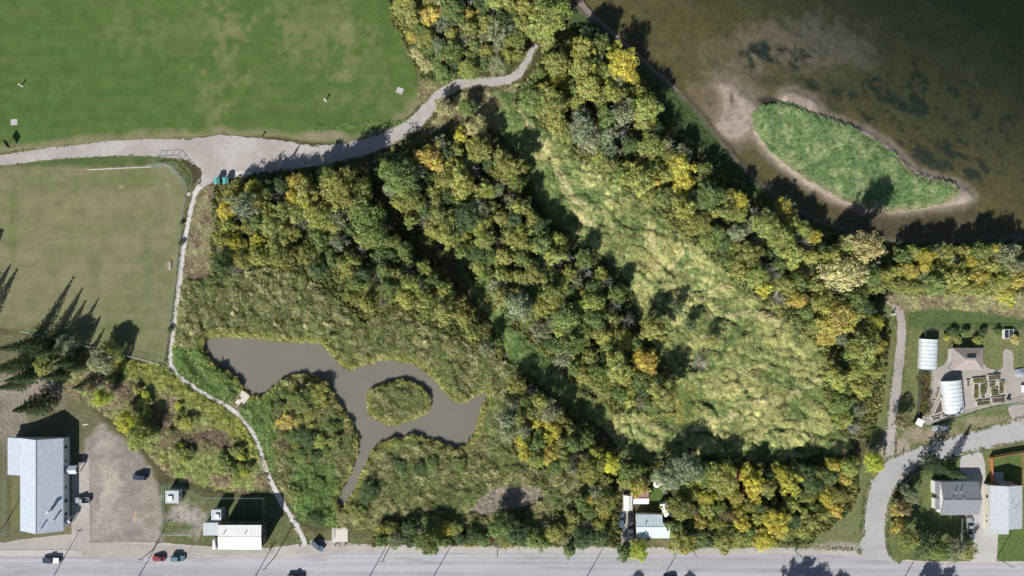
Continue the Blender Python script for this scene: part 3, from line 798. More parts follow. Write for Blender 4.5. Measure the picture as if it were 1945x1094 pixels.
streak = fbm((x * cf_ - y * sf_) / 16, (x * sf_ + y * cf_) / 4.5, 112, 3)
g = sstep(.40, .66, fbm(x / 40, y / 40, 110)); up = sstep(600, 250, y) * .45 + sstep(1060, 960, x) * .6
g = np.clip(.17 + g * .45 + up * .45 + sstep(.62, .38, rdg) * .55 + (streak - .5) * 2.0, 0, 1)
t = lerp((.50, .46, .165), (.140, .205, .058), g)
gold = sstep(.64, .78, fbm(x / 40, y / 40, 120)) * .4
t = t * (1 - gold[:, None]) + np.array((.46, .36, .14)) * gold[:, None]
arm = sstep(1200, 1100, x) * sstep(520, 600, y)  # narrow arm: tint painted deeper green to stand for tree shade
t = t * (1 - .6 * arm[:, None]) + np.array((.13, .22, .055)) * .6 * arm[:, None]
tk_ = sstep(5, 2, dtr) * .85
t = t * (1 - tk_[:, None]) + np.array((.52, .45, .22)) * tk_[:, None]
field_object('laid_meadow_grass', 'long green and straw grass laid in swirls across the open meadow', 'grass', 'laid', x, y, flow + rng.normal(0, .16, len(x)), rng.uniform(.55, 1.0, len(x)) * (.62 + .6 * rdg), shade(t, x, .26))

# reeds round the pond
rx, ry = jgrid(REEDS, .50, margin=-3)
px_, py_ = jgrid(PISLE, .45, margin=1)
x = np.concatenate([rx, px_]); y = np.concatenate([ry, py_])
k = off_water(x, y, rng.uniform(-1.5, 2.5, len(x))) & (pdist(TRAIL, x, y) > 7) & (sdist(STRAW, x, y) < 0) & (pdist([(466, 748), (450, 774)], x, y) > 15); x, y = x[k], y[k]
lmp = lump(x, y)
t = lerp((.150, .175, .055), (.40, .365, .175), sstep(.42, .66, fbm(x / 6, y / 6, 130)))
gr = sstep(.48, .68, fbm(x / 30, y / 30, 133))
t = t * (1 - .75 * gr[:, None]) + np.array((.19, .24, .075)) * .75 * gr[:, None]
wx_, wy_ = (x < 520) & (y > 660) | (x < 640) & (x > 560) & (y > 880), None
t[wx_] = t[wx_] * .25 + np.array((.15, .26, .065)) * .75
edge = .65 * sstep(-16, -2, np.minimum(sdist(catmull(POND, 3), x, y), -sdist(catmull(PISLE, 3), x, y)))
t = t * (1 - .8 * edge[:, None]) + np.array((.42, .40, .085)) * .8 * edge[:, None]
ang = R(60) + rng.normal(0, .7, len(x))
field_object('reed_bed', 'olive and buff reeds crowding the banks of the grey pond', 'reeds', 'reed', x, y, ang, (.75 + .8 * lmp) * rng.uniform(.7, 1.2, len(x)) * (1 - .45 * edge), shade(t, x, .42))

# bright grass of the lake island
x, y = jgrid(ISLE, .5, margin=-1)
flow = R(150) + 1.3 * (fbm(x / 40, y / 40, 140, 2) - .5)
g = fbm(x / 16, y / 16, 142)
t = lerp((.150, .240, .082), (.28, .335, .145), sstep(.45, .7, g))
rim = sstep(10, 1, sdist(ISLE, x, y)) * (y > 300 - (1800 - x) * .0)
t = t * (1 - .6 * rim[:, None]) + np.array((.30, .26, .15)) * .6 * rim[:, None]
field_object('island_grass', 'bright green tussock grass covering the lake island', 'grass', 'laid', x, y, flow, rng.uniform(.55, 1.0, len(x)), shade(t, x))

# weeds
x, y = jgrid(WEEDS, .55, margin=-2); k = (pdist(TRAIL, x, y) > 7); x, y = x[k], y[k]
a = pdist([(235, 690), (300, 712), (370, 752), (440, 800), (480, 850)], x, y)
t = lerp((.30, .225, .14), (.31, .34, .10), sstep(.34, .56, fbm(x / 22, y / 22, 150)))
yl = sstep(26, 8, a + (fbm(x / 10, y / 10, 152) - .5) * 24)
t = t * (1 - yl[:, None]) + np.array((.29, .30, .055)) * yl[:, None]
pur = sstep(30, 8, pdist([(250, 745), (300, 790), (330, 830), (420, 840)], x, y) + (fbm(x / 9, y / 9, 153) - .5) * 30)
t = t * (1 - .7 * pur[:, None]) + np.array((.17, .105, .085)) * .7 * pur[:, None]
field_object('tall_weeds', 'mixed yellow green and rusty weeds between the footpath and the dirt lot', 'weeds', 'soft', x, y, rng.uniform(0, 6.28, len(x)), rng.uniform(.5, 1.15, len(x)) * (.55 + 1.1 * fbm(x / 9, y / 9, 155, 2)), shade(t, x, .42))
x, y = jgrid(BROWN, .5, margin=-2); k = pdist(TRAIL, x, y) > 7; x, y = x[k], y[k]
t = lerp((.25, .18, .12), (.34, .30, .16), sstep(.4, .62, fbm(x / 12, y / 12, 160)))
field_object('brown_weeds', 'rusty brown weeds in a strip beside the pale footpath', 'weeds', 'soft', x, y, rng.uniform(0, 6.28, len(x)), rng.uniform(.6, 1.1, len(x)), shade(t, x, .3))
x, y = jgrid([(715, 302), (760, 284), (800, 262), (840, 222), (868, 184), (900, 172), (950, 168), (985, 160), (985, 190), (950, 240), (925, 262), (880, 238), (820, 275), (770, 292), (722, 318)], .55, margin=-3)
x2, y2 = jgrid([(772, 60), (790, 80), (812, 128), (845, 148), (870, 152), (845, 166), (825, 185), (806, 212), (800, 190), (801, 160), (792, 122)], .5, margin=-2)
x, y = np.concatenate([x, x2]), np.concatenate([y, y2])
k = pdist(PATH, x, y) > 16; x, y = x[k], y[k]
t = lerp((.20, .155, .09), (.36, .32, .15), sstep(.36, .62, fbm(x / 10, y / 10, 165)))
field_object('bank_weeds', 'dry brown and straw weeds on the banks of the curving gravel path', 'weeds', 'soft', x, y, rng.uniform(0, 6.28, len(x)), rng.uniform(.6, 1.15, len(x)), shade(t, x, .3))
x, y = jgrid(STRAW, .45)
field_object('dead_reeds', 'pale pinkish dead reeds in a flattened patch north of the road', 'reeds', 'soft', x, y, R(60) + rng.normal(0, .8, len(x)), rng.uniform(.7, 1.1, len(x)), shade(lerp((.36, .30, .24), (.28, .23, .185), rng.random(len(x))), x))
x, y = jgrid(EASTWEED, .5, margin=-2)
t = lerp((.26, .20, .13), (.38, .35, .17), sstep(.42, .6, fbm(x / 12, y / 12, 170)))
field_object('border_weeds', 'buff and brown weeds edging the mown strip behind the garden', 'weeds', 'soft', x, y, rng.uniform(0, 6.28, len(x)), rng.uniform(.7, 1.3, len(x)), shade(t, x, .3))
# understory below the thickets
X, Y = [], []
for nm, p in WOODS.items():
    if nm in ('western weed patch',): continue
    a, b = jgrid(p, .85, margin=-18); X.append(a); Y.append(b)
x, y = np.concatenate(X), np.concatenate(Y)
def clear_of(x, y):
    k = off_water(x, y, 3) & (pdist(TRAIL, x, y) > 12) & (pdist(PATH, x, y) > 22) & (pdist(EPATH, x, y) > 26) & (y < 1036)
    for (u0, v0, u1, v1) in ((1178, 932, 1205, 1060), (1203, 930, 1284, 1030), (1232, 905, 1266, 960)): k &= ~((x > u0) & (x < u1) & (y > v0) & (y < v1))
    return k & (sdist(LAKE, x, y) < -18)
k = clear_of(x, y); x, y = x[k], y[k]
t = lerp((.12, .14, .045), (.26, .25, .07), sstep(.38, .66, fbm(x / 20, y / 20, 180)))
field_object('undergrowth', 'low olive undergrowth filling the thickets under the trees', 'undergrowth', 'weed', x, y, rng.uniform(0, 6.28, len(x)), rng.uniform(.7, 1.7, len(x)), shade(t, x, .35))
X, Y = [], []
for q in ([(535, 458), (600, 440), (705, 442), (726, 500), (695, 552), (640, 562), (555, 515)], [(736, 592), (790, 566), (856, 616), (936, 662), (905, 684), (815, 655)], [(1262, 745), (1312, 722), (1324, 780), (1306, 818), (1240, 818), (1150, 800), (1180, 775)]):
    a, b = jgrid(q, .5, margin=-4); X.append(a); Y.append(b)
x, y = np.concatenate(X), np.concatenate(Y)
t = lerp((.17, .24, .06), (.36, .31, .07), sstep(.38, .6, fbm(x / 18, y / 18, 185)))
field_object('clearing_grass', 'yellow green and ochre grass in the clearings of the thickets', 'grass', 'soft', x, y, rng.uniform(0, 6.28, len(x)), rng.uniform(.5, 1.0, len(x)), shade(t, x, .3))
X, Y = [], []
for ln, ww in ((PATH, PATHW), (TRAIL, 5.5), (EPATH, 9.5), (CRES_L, 1.0), (CRES_R, 1.0), ([(590, 1030), (900, 1036), (1170, 1037), (1300, 1039), (1500, 1039), (1620, 1043)], 1.0)):
    c = np.array(catmull(ln, 8, False)); w = np.full(len(c), ww, float) if np.isscalar(ww) else np.interp(np.linspace(0, len(ln) - 1, len(c)), np.arange(len(ln)), ww)
    i = rng.integers(0, len(c) - 1, len(c) * 26); f = rng.random(len(i)); sgn = rng.choice([-1, 1], len(i))
    tt = c[i + 1] - c[i]; tt /= np.linalg.norm(tt, axis=1)[:, None] + 1e-9
    q = c[i] + (c[i + 1] - c[i]) * f[:, None] + np.stack([-tt[:, 1], tt[:, 0]], -1) * (sgn * (w[i] + rng.normal(1.0, 1.3, len(i))))[:, None]
    X.append(q[:, 0]); Y.append(q[:, 1])
x, y = np.concatenate(X), np.concatenate(Y)
k = (sdist(APRON, x, y) < 3) & (fbm(x / 14, y / 14, 187) > .42) & (sdist(FIELD, x, y) < 6); x, y = x[k], y[k]
t = lerp((.12, .16, .05), (.26, .23, .11), sstep(.35, .65, fbm(x / 10, y / 10, 188)))
field_object('verge_grass', 'short ragged grass creeping over the edges of the paths and roads', 'grass', 'soft', x, y, rng.uniform(0, 6.28, len(x)), rng.uniform(.14, .38, len(x)), shade(t, x, .3))
# grass strip along the lake shore, and the bright weed line in the sports field
x, y = jgrid([(1140, 62), (1205, 112), (1250, 165), (1300, 210), (1350, 262), (1400, 318), (1450, 362), (1500, 398), (1560, 430), (1540, 440), (1440, 385), (1370, 335), (1300, 270), (1240, 200), (1200, 130)], .5)
field_object('shore_grass', 'dark green grass strip between the lake shore and the trees', 'grass', 'soft', x, y, rng.uniform(0, 6.28, len(x)), rng.uniform(.5, .9, len(x)), shade(lerp((.06, .11, .035), (.09, .13, .04), rng.random(len(x))), x))
x, y = jgrid([(592, 240), (640, 236), (700, 232), (752, 228), (775, 231), (752, 238), (690, 242), (640, 246), (595, 248)], .5)
field_object('weed_line', 'line of bright unmown grass along the edge of the sports field', 'grass', 'soft', x, y, rng.uniform(0, 6.28, len(x)), rng.uniform(.4, .75, len(x)), shade(lerp((.11, .19, .04), (.19, .24, .07), rng.random(len(x))), x))

# ------------------------------------------------------------------ trees
def crown_mesh(seed, n_clump, per, leaf, fill=.28):
    """crown about 1 m radius and 1.25 m tall; leaf clumps over a ragged dome with gaps between"""
    r = np.random.default_rng(seed)
    amps = r.uniform(.05, .18, 4); phs = r.uniform(0, 6.28, 4); frq = (2, 3, 4, 7)
    def lobe(th): return 1 + sum(a_ * np.sin(f_ * th + p_) for a_, f_, p_ in zip(amps, frq, phs))
    cs, ns = [], []
    for i in range(n_clump):
        th = r.uniform(0, 2 * np.pi); u = r.uniform(-.15, 1)
        q = math.sqrt(max(0, 1 - u * u)) if u > 0 else .92
        rad = r.uniform(.5, 1.02) if r.random() < .8 else r.uniform(.1, .5)
        lb = float(lobe(th))
        c = np.array([math.cos(th) * q * rad * lb, math.sin(th) * q * rad * lb, .95 + u * .72 * (rad ** .3)])
        cr = r.uniform(.08, .27)
        d = r.normal(size=(per, 3)); d /= np.linalg.norm(d, axis=1)[:, None]
        d[:, 2] = np.where(d[:, 2] < -.3, -d[:, 2], d[:, 2])
        cs.append(c + d * cr * r.uniform(.5, 1.25, per)[:, None] * np.array([1, 1, .8])); ns.append(d)
    cl = np.repeat(r.random((n_clump, 3)), per, 0)      # leaves of one clump share a tone
    nf = int(n_clump * per * fill)
    d = r.normal(size=(nf, 3)); d[:, 2] = np.abs(d[:, 2]) - .12; d /= np.linalg.norm(d, axis=1)[:, None]
    lb = lobe(np.arctan2(d[:, 1], d[:, 0]))
    wavy = .76 + .18 * np.sin(d[:, 0] * 7 + seed) * np.sin(d[:, 1] * 8 + 2 * seed)
    cs.append(d * np.stack([lb, lb, np.ones(nf) * .95], -1) * (wavy * r.uniform(.8, 1.1, nf))[:, None] + np.array([0, 0, .95])); ns.append(d)
    cl = np.concatenate([cl, r.random((nf, 3))])
    nrm = np.concatenate(ns) + np.array([0, 0, .75])
    V, F, var = leaf_quads(np.concatenate(cs), nrm, leaf, r, .60)
    return mesh_np('crown', V, F, M_leaf, .78 * cl + .22 * var)

def twig_mesh(seed, n=46):
    r = random.Random(seed); mb = MB()
    for i in range(n):
        th = r.uniform(0, 6.28); el = r.uniform(.35, 1.35); L = r.uniform(.7, 1.25)
        p = Vector((r.uniform(-.08, .08), r.uniform(-.08, .08), .15)); d = Vector((math.cos(th) * math.cos(el), math.sin(th) * math.cos(el), math.sin(el)))
        for k in range(4):
            q = p + d * L * .27; mb.bar(p, q, .024 * (1 - k * .2), .024 * (1 - (k + 1) * .2), 3)
            if k > 0:
                for _ in range(2):
                    e = (d + Vector((r.uniform(-.9, .9), r.uniform(-.9, .9), r.uniform(-.3, .6)))).normalized()
                    mb.bar(q, q + e * L * .26, .014, .006, 3)
            p = q; d = (d + Vector((r.uniform(-.3, .3), r.uniform(-.3, .3), r.uniform(-.25, .1)))).normalized()
    me = mb.mesh('branches'); me.materials.append(M_twig); return me

def trunk_mesh(seed):
    r = random.Random(seed); mb = MB()
    mb.bar((0, 0, -.05), (.02, .01, .55), .055, .042, 7); mb.bar((.02, .01, .55), (.0, .03, 1.1), .042, .02, 6)
    for i in range(6):
        th = i * 1.05 + r.uniform(-.3, .3); z = .4 + i * .09
        m = (math.cos(th) * .3, math.sin(th) * .3, z + .28); e = (math.cos(th) * .62, math.sin(th) * .62, z + .45)
        mb.bar((.01, .01, z), m, .026, .016, 5); mb.bar(m, e, .016, .006, 4)
    me = mb.mesh('trunk'); me.materials.append(M_bark); return me

def spruce_mesh(seed):
    """whorls of drooping needle boughs; 1 m radius, 4.2 m tall"""
    r = np.random.default_rng(seed); cs, ns = [], []
    for k in range(17):
        z = .35 + k * .225; rad = 1.02 * (1 - k / 17.6) * r.uniform(.88, 1.08); nb = max(5, int(11 - k * .3)); ph = r.uniform(0, 6.28)
        for i in range(nb):
            th = ph + i * 2 * np.pi / nb + r.uniform(-.16, .16); L = rad * r.uniform(.75, 1.12)
            n = int(14 + 34 * L); t = np.sqrt(r.random(n)) * L
            wv = (.05 + .16 * (1 - t / L)) * r.normal(0, .6, n) * (.4 + L)
            cs.append(np.stack([np.cos(th) * t - np.sin(th) * wv, np.sin(th) * t + np.cos(th) * wv, z - .22 * t + .14 * t * t + r.normal(0, .025, n)], -1))
            ns.append(np.tile(np.array([math.cos(th) * .3, math.sin(th) * .3, 1.0]), (n, 1)))
    V, F, var = leaf_quads(np.concatenate(cs), np.concatenate(ns), .085, r, .45)
    return mesh_np('crown', V, F, M_leaf, var)
def spruce_trunk():
    mb = MB(); mb.bar((0, 0, -.05), (0, 0, 2.2), .06, .04, 7); mb.bar((0, 0, 2.2), (0, 0, 4.15), .04, .008, 6)
    me = mb.mesh('trunk'); me.materials.append(M_bark); return me

CROWNS = [crown_mesh(200 + i, 74, 50, .10) for i in range(10)]
LOOSE = [crown_mesh(240 + i, 46, 34, .10, .3) for i in range(4)]
FINE = [crown_mesh(260 + i, 120, 42, .080) for i in range(7)]
TWIGS = [twig_mesh(300 + i) for i in range(5)]
TRUNKS = [trunk_mesh(320 + i) for i in range(3)]
SPRUCE = [spruce_mesh(340 + i) for i in range(4)]
SPTRUNK = spruce_trunk()

PAL = {  # albedo
    'olive': (.256, .254, .070), 'green': (.172, .214, .064), 'dark green': (.100, .140, .054), 'yellow green': (.300, .305, .075),
    'yellow': (.40, .345, .050), 'golden': (.39, .315, .070), 'grey green': (.225, .245, .135), 'pale straw': (.40, .34, .16),
    'rusty': (.20, .155, .075), 'crimson': (.15, .025, .035), 'lime': (.40, .41, .045), 'bare grey': (.3, .3, .3)}
trees = []
def add_tree(px, py, r_px, look, zone='', h=None, kind='broad', label=None, group=None, name=None):
    rad = r_px * S
    h = h or rad * random.uniform(1.7, 2.3) + 1.2
    base = W(px, py, h * .62); base.z = 0
    gx, gy = base.x / S + CX, CY - base.y / S
    base.z = float(ground_z(np.array([gx]), np.array([gy]))[0]) - .03
    rz = random.uniform(0, 6.28)
    if kind == 'spruce':
        o = empty(name or 'spruce_tree', base, rz); cm, tm, sx, sz = random.choice(SPRUCE), SPTRUNK, rad, h / 4.2
    elif look == 'bare grey':
        o = empty(name or 'bare_shrub', base, rz); cm, tm, sx, sz = None, random.choice(TRUNKS), rad, h / 1.5
    else:
        small = rad < 2.0
        o = empty(name or ('leafy_shrub' if small else 'grey_green_tree' if look == 'grey green' else 'autumn_tree' if look in ('yellow', 'golden', 'pale straw', 'lime', 'rusty', 'yellow green') else 'broadleaf_tree'), base, rz)  # names go by size and crown colour; grey green is no known species
        cm = random.choice(LOOSE if kind == 'loose' else FINE if kind == 'fine' else CROWNS); tm = random.choice(TRUNKS); sx, sz = rad, h / 1.85
    if cm is not None:
        c = link('crown', cm, None, o); c.scale = (sx * random.uniform(.9, 1.12), sx * random.uniform(.9, 1.12), sz)
        b = PAL[look]; j = (.85 if kind == 'spruce' else 1.48) * random.uniform(.88, 1.14); w = random.uniform(-.07, .07)
        c.color = (min(1, b[0] * j * (1 + w)), min(1, b[1] * j), b[2] * j * (1 - w), 1)
    if look == 'bare grey' or kind == 'loose':
        b = link('branches', random.choice(TWIGS), None, o); b.scale = (sx, sx, sz)
    t = link('trunk', tm, None, o); t.scale = (sx, sx, sz)
    if group: o['group'] = group
    o['category'] = 'shrub' if o.name.startswith(('bare_shrub', 'leafy_shrub')) else 'tree'
    rec = dict(o=o, px=px, py=py, r=r_px, look=look, zone=zone, label=label, kind=kind)
    trees.append(rec)
    return o

# trees that stand out in the photograph
NOTABLE = [
    (483, 359, 19, 'yellow', 'fine', 'round lemon yellow tree just right of the green outhouses'),
    (563, 345, 20, 'golden', 'fine', 'round golden tree at the edge of the gravel apron'),
    (431, 400, 18, 'yellow', 'fine', 'yellow shrub at the left end of the western thicket'),
    (815, 300, 30, 'golden', 'broad', 'wide golden orange tree below the bend of the gravel path'),
    (842, 203, 17, 'pale straw', 'fine', 'pale yellow tree beside the bend of the gravel path'),
    (888, 205, 17, 'green', 'fine', 'small fresh green tree below the shaded stretch of path'),
    (905, 242, 22, 'pale straw', 'fine', 'silvery straw coloured tree below the shaded path'),
    (875, 258, 16, 'yellow', 'broad', 'yellow tree touching the silvery straw coloured tree'),
    (868, 285, 15, 'yellow green', 'broad', 'yellow green tree right of the wide golden orange tree'),
    (795, 98, 15, 'pale straw', 'fine', 'pale straw tree on the right edge of the sports field'),
    (810, 122, 15, 'pale straw', 'fine', 'whitish yellow tree where the field edge meets the path bend'),
    (783, 68, 14, 'golden', 'broad', 'golden shrub on the right edge of the sports field'),
    (820, 28, 24, 'golden', 'broad', 'golden tree near the top edge beside the sports field'),
    (760, 18, 15, 'yellow green', 'broad', 'yellow green shrub at the top corner of the sports field'),
    (1040, 32, 38, 'yellow green', 'fine', 'large yellow olive tree at the top beside the lake'),
    (1180, 118, 30, 'yellow', 'fine', 'large yellow tree nearest the upper lake shore'),
    (1062, 150, 20, 'yellow', 'fine', 'bright yellow tree near the top end of the lakeside belt'),
    (1225, 205, 30, 'yellow green', 'fine', 'broad pale olive tree on the shore side of the lakeside belt'),
    (1290, 315, 26, 'yellow', 'broad', 'yellow tree on the inner side of the lakeside belt'),
    (1300, 350, 22, 'yellow', 'broad', 'yellow tree below its yellow neighbour in the lakeside belt'),
    (1605, 520, 40, 'pale straw', 'fine', 'largest pale golden tree at the right end of the lakeside belt'),
    (1645, 468, 28, 'pale straw', 'fine', 'pale golden tree nearest the water beside the largest golden tree'),
    (1588, 602, 34, 'golden', 'fine', 'golden olive tree standing at the meadow corner by the footpath'),
    (1188, 650, 18, 'yellow', 'fine', 'round bright yellow tree on the right edge of the middle thicket'),
    (1225, 688, 26, 'golden', 'fine', 'dull golden tree below the round bright yellow tree'),
    (1240, 625, 24, 'olive', 'broad', 'lone olive tree standing in the meadow right of the middle thicket'),
    (1660, 878, 20, 'lime', 'fine', 'bright lemon lime tree at the bend of the crescent road'),
    (1858, 526, 18, 'golden', 'fine', 'orange gold tree in the shoreline row on the right'),
    (1912, 562, 17, 'yellow', 'broad', 'yellow tree at the front of the shoreline row on the right'),
    (648, 358, 40, 'olive', 'fine', 'very large olive tree below the gravel path in the western thicket'),
    (625, 345, 28, 'green', 'fine', 'green tree on the left shoulder of the very large olive tree'),
    (690, 410, 34, 'green', 'fine', 'large green tree right of the very large olive tree'),
    (760, 335, 34, 'green', 'fine', 'large green tree at the top of the middle thicket'),
    (1010, 190, 28, 'green', 'fine', 'rounded green tree at the head of the long meadow'),
    (1185, 1048, 15, 'green', 'broad', 'green roadside tree left of the house driveway'),
    (1212, 1046, 18, 'lime', 'fine', 'lime yellow tree in front of the blue roofed house'),
    (1298, 1030, 26, 'olive', 'broad', 'olive roadside tree right of the blue roofed house'),
    (1286, 1000, 18, 'green', 'broad', 'green tree against the right wall of the blue roofed house'),
    (1293, 965, 24, 'olive', 'broad', 'olive tree beside the tilted white shed'),
    (1268, 905, 26, 'grey green', 'fine', 'grey green tree above the small white gazebo'),
    (1305, 890, 30, 'grey green', 'fine', 'large grey green tree shading the bottom of the meadow'),
    (1370, 905, 28, 'yellow green', 'fine', 'yellow green tree along the lower edge of the meadow'),
    (1215, 925, 20, 'golden', 'loose', 'orange tree hanging over the red shed roof'),
    (1475, 990, 28, 'yellow', 'fine', 'brightest yellow tree in the eastern roadside wood'),
    (1450, 1025, 24, 'yellow', 'fine', 'yellow roadside tree below the brightest yellow tree'),
    (1400, 1020, 22, 'yellow green', 'fine', 'yellow green roadside tree in the eastern roadside wood'),
    (1432, 916, 22, 'yellow', 'broad', 'yellow tree in the middle of the eastern roadside wood'),
    (1500, 918, 22, 'yellow', 'broad', 'yellow tree right of the crimson shrubs'),
    (1410, 930, 9, 'crimson', 'broad', 'small crimson shrub in the eastern roadside wood'),
    (1398, 902, 13, 'crimson', 'broad', 'dark crimson shrub at the lower edge of the meadow'),
    (1604, 912, 13, 'golden', 'broad', 'orange shrub on the right edge of the eastern roadside wood'),
    (934, 1020, 8, 'crimson', 'broad', 'small crimson shrub in the roadside hedge'),
    (1040, 860, 22, 'golden', 'fine', 'golden tree in the southern thicket'),
    (1020, 800, 18, 'yellow', 'broad', 'yellow tree in the upper part of the southern thicket'),
    (1160, 880, 18, 'lime', 'fine', 'round fresh lime green tree at the tip of the southern thicket'),
    (815, 1030, 22, 'green', 'fine', 'round fresh green tree overhanging the road verge'),
    (948, 1000, 24, 'green', 'fine', 'tall green tree in the middle of the roadside hedge'),
    (1082, 1045, 14, 'green', 'broad', 'small green tree leaning over the road edge'),
    (752, 1025, 16, 'grey green', 'fine', 'grey green bush at the left end of the roadside hedge'),
    (1490, 395, 20, 'yellow', 'loose', 'yellow tree opposite the lower shore of the island'),
    (1500, 425, 20, 'yellow green', 'broad', 'yellow green tree opposite the lower tip of the island'),
    (573, 760, 26, 'green', 'fine', 'dark rounded bush on the pond peninsula'),
    (600, 745, 22, 'olive', 'fine', 'olive bush at the head of the pond peninsula'),
    (545, 800, 18, 'golden', 'loose', 'orange tinted bush on the pond peninsula'),
    (580, 830, 20, 'dark green', 'fine', 'dark bush at the middle of the pond peninsula'),
    (540, 845, 14, 'rusty', 'loose', 'rusty bush nearest the footbridge'),
    (600, 865, 13, 'dark green', 'fine', 'small dark bush at the foot of the pond peninsula'),
    (800, 890, 14, 'dark green', 'fine', 'dark shrub in the reeds below the pond, left one'),
    (820, 880, 13, 'green', 'fine', 'green shrub in the reeds directly below the pond island'),
    (872, 882, 14, 'green', 'fine', 'green shrub in the reeds below the right arm of the pond'),
    (760, 885, 13, 'dark green', 'fine', 'dark shrub in the reeds right of the pond outlet'),
    (700, 935, 22, 'dark green', 'fine', 'large dark bush beside the pond outlet'),
    (680, 975, 18, 'olive', 'fine', 'olive bush below the pond outlet'),
    (560, 935, 13, 'green', 'fine', 'green shrub right of the lower footpath'),
    (600, 985, 16, 'dark green', 'fine', 'dark shrub between the footpath and the wooden deck'),
    (412, 712, 13, 'green', 'fine', 'green shrub between the footpath and the left end of the pond'),
    (1290, 580, 16, 'dark green', 'loose', 'dark bush alone in the upper meadow'),
    (1310, 618, 13, 'dark green', 'loose', 'small dark bush alone in the middle of the meadow'),
    (1352, 645, 15, 'olive', 'loose', 'loose dark bush at the right of the small meadow bushes'),
    (1330, 690, 15, 'bare grey', 'broad', 'leafless grey bush standing in the meadow'),
    (1715, 800, 17, 'rusty', 'loose', 'purplish brown round bush left of the garden shed'),
    (1715, 965, 15, 'rusty', 'fine', 'brown green shrub inside the garden bend of the crescent road'),
    (1730, 940, 17, 'grey green', 'fine', 'greyish shrub under the corner fence by the crescent road'),
    (1706, 970, 12, 'golden', 'broad', 'orange gold shrub on the verge of the crescent road'),
    (1706, 1000, 12, 'golden', 'broad', 'yellow orange shrub on the inner verge of the crescent road'),
    (1725, 1025, 20, 'olive', 'fine', 'olive yellow conifer hedge bush at the road corner'),
    (1755, 1035, 20, 'dark green', 'fine', 'dark green hedge bush at the road corner'),
    (1780, 1045, 20, 'green', 'fine', 'green hedge bush along the main road'),
    (1812, 1045, 20, 'grey green', 'fine', 'grey green hedge bush next to the concrete driveway'),
    (1840, 1050, 16, 'olive', 'loose', 'loose brown green bush on the driveway edge'),
    (127, 655, 18, 'grey green', 'fine', 'grey green round tree at the ball field fence'),
    (195, 685, 24, 'grey green', 'fine', 'large grey green tree below the ball field fence'),
    (208, 665, 18, 'olive', 'fine', 'olive tree touching the ball field fence'),
    (80, 690, 20, 'yellow green', 'broad', 'yellow green tree among the left spruces'),
    (195, 755, 16, 'lime', 'fine', 'bright green shrub left of the weed patch'),
    (240, 800, 20, 'lime', 'fine', 'yellow green bush beside the dirt lot'),
    (262, 830, 22, 'yellow green', 'fine', 'pale green bush along the dirt lot edge'),
    (175, 735, 15, 'rusty', 'loose', 'dark red twiggy shrub above the hall'),
    (343, 462, 6, 'dark green', 'fine', 'tiny dark shrub on the fence halfway along the ball field'),
    (343, 425, 5, 'green', 'fine', 'tiny green shrub on the upper part of the ball field fence'),
    (323, 626, 6, 'dark green', 'fine', 'tiny dark shrub at the lower part of the ball field fence'),
]
for (px, py, r, look, kind, lab) in NOTABLE:
    add_tree(px, py, r, look, 'notable', kind=kind, label=lab, h=(1.6 if r < 8 else r * S * .8 + 1.0 if (400 < px < 900 and 700 < py < 995) else 22.0 if (px, py) == (1645, 468) else None))

SPR = [(42, 690, 24, 17, 'spruce in the middle of the dark left clump'), (75, 672, 22, 15, 'spruce just left of the yellow green tree in the left clump'), (12, 735, 24, 14, 'spruce at the lower left of the dark clump'), (115, 690, 22, 13, 'spruce right of the yellow green tree in the left clump'), (48, 775, 34, 17, 'dark spruce sprawling above the hall roof'), (20, 660, 26, 20, 'tall spruce at the left edge below the ball field'), (62, 655, 22, 16, 'spruce beside the left end of the ball field fence'),
       (100, 668, 20, 15, 'spruce just below the ball field fence'), (0, 700, 28, 18, 'spruce cut by the left edge of the view'), (30, 720, 26, 16, 'dark spruce over the dirt clearing'),
       (95, 715, 22, 13, 'spruce above the dirt clearing, right of the others'), (135, 700, 20, 11, 'small dark spruce at the top of the weed patch'), (150, 735, 18, 10, 'small spruce beside the dark red shrub'), (205, 720, 18, 9, 'small dark spruce inside the weed patch'),
       (512, 346, 14, 12, 'slender dark spruce between the lemon yellow and golden trees'), (590, 338, 14, 10.5, 'slender dark spruce right of the round golden tree'),
       (1798, 893, 26, 19, 'tall spruce by the grey house beside the crescent road'), (1825, 902, 20, 13, 'shorter spruce touching the grey house roof')]
for (px, py, r, h, lab) in SPR: add_tree(px, py, r * (.72 if px < 300 else .9), 'dark green', 'notable', h=h, kind='spruce', label=lab)
# trees just outside the view whose shadows fall into it
OUT = [(-60, 545, 24, 17), (-70, 640, 26, 19), (-40, 640, 24, 20), (-35, 600, 20, 15), (-30, 500, 16, 10), (1480, 1158, 26, 15), (1515, 1160, 24, 13), (1545, 1150, 18, 9), (1575, 1148, 18, 9),
       (1732, 1155, 24, 13), (1768, 1150, 20, 11), (1190, 1140, 15, 8), (1290, 1135, 14, 7)]
OUTLAB = ['spruce beyond the left edge casting the middle shadow on the ball field side', 'spruce beyond the left edge casting the lowest long shadow', 'tallest spruce beyond the left edge beside the ball field corner', 'small spruce beyond the left edge near the ball field corner',
          'smallest spruce beyond the left edge casting the uppermost shadow', 'largest tree below the bottom edge shading the main road', 'tree below the bottom edge shading the road next to the largest one', 'small tree below the bottom edge shading the road, third of the row', 'small tree below the bottom edge shading the road, last of the row',
          'tree below the bottom edge shading the road by the hedge bushes', 'tree below the bottom edge shading the road near the concrete driveway', 'small tree below the bottom edge opposite the house driveway', 'small tree below the bottom edge opposite the bungalow']
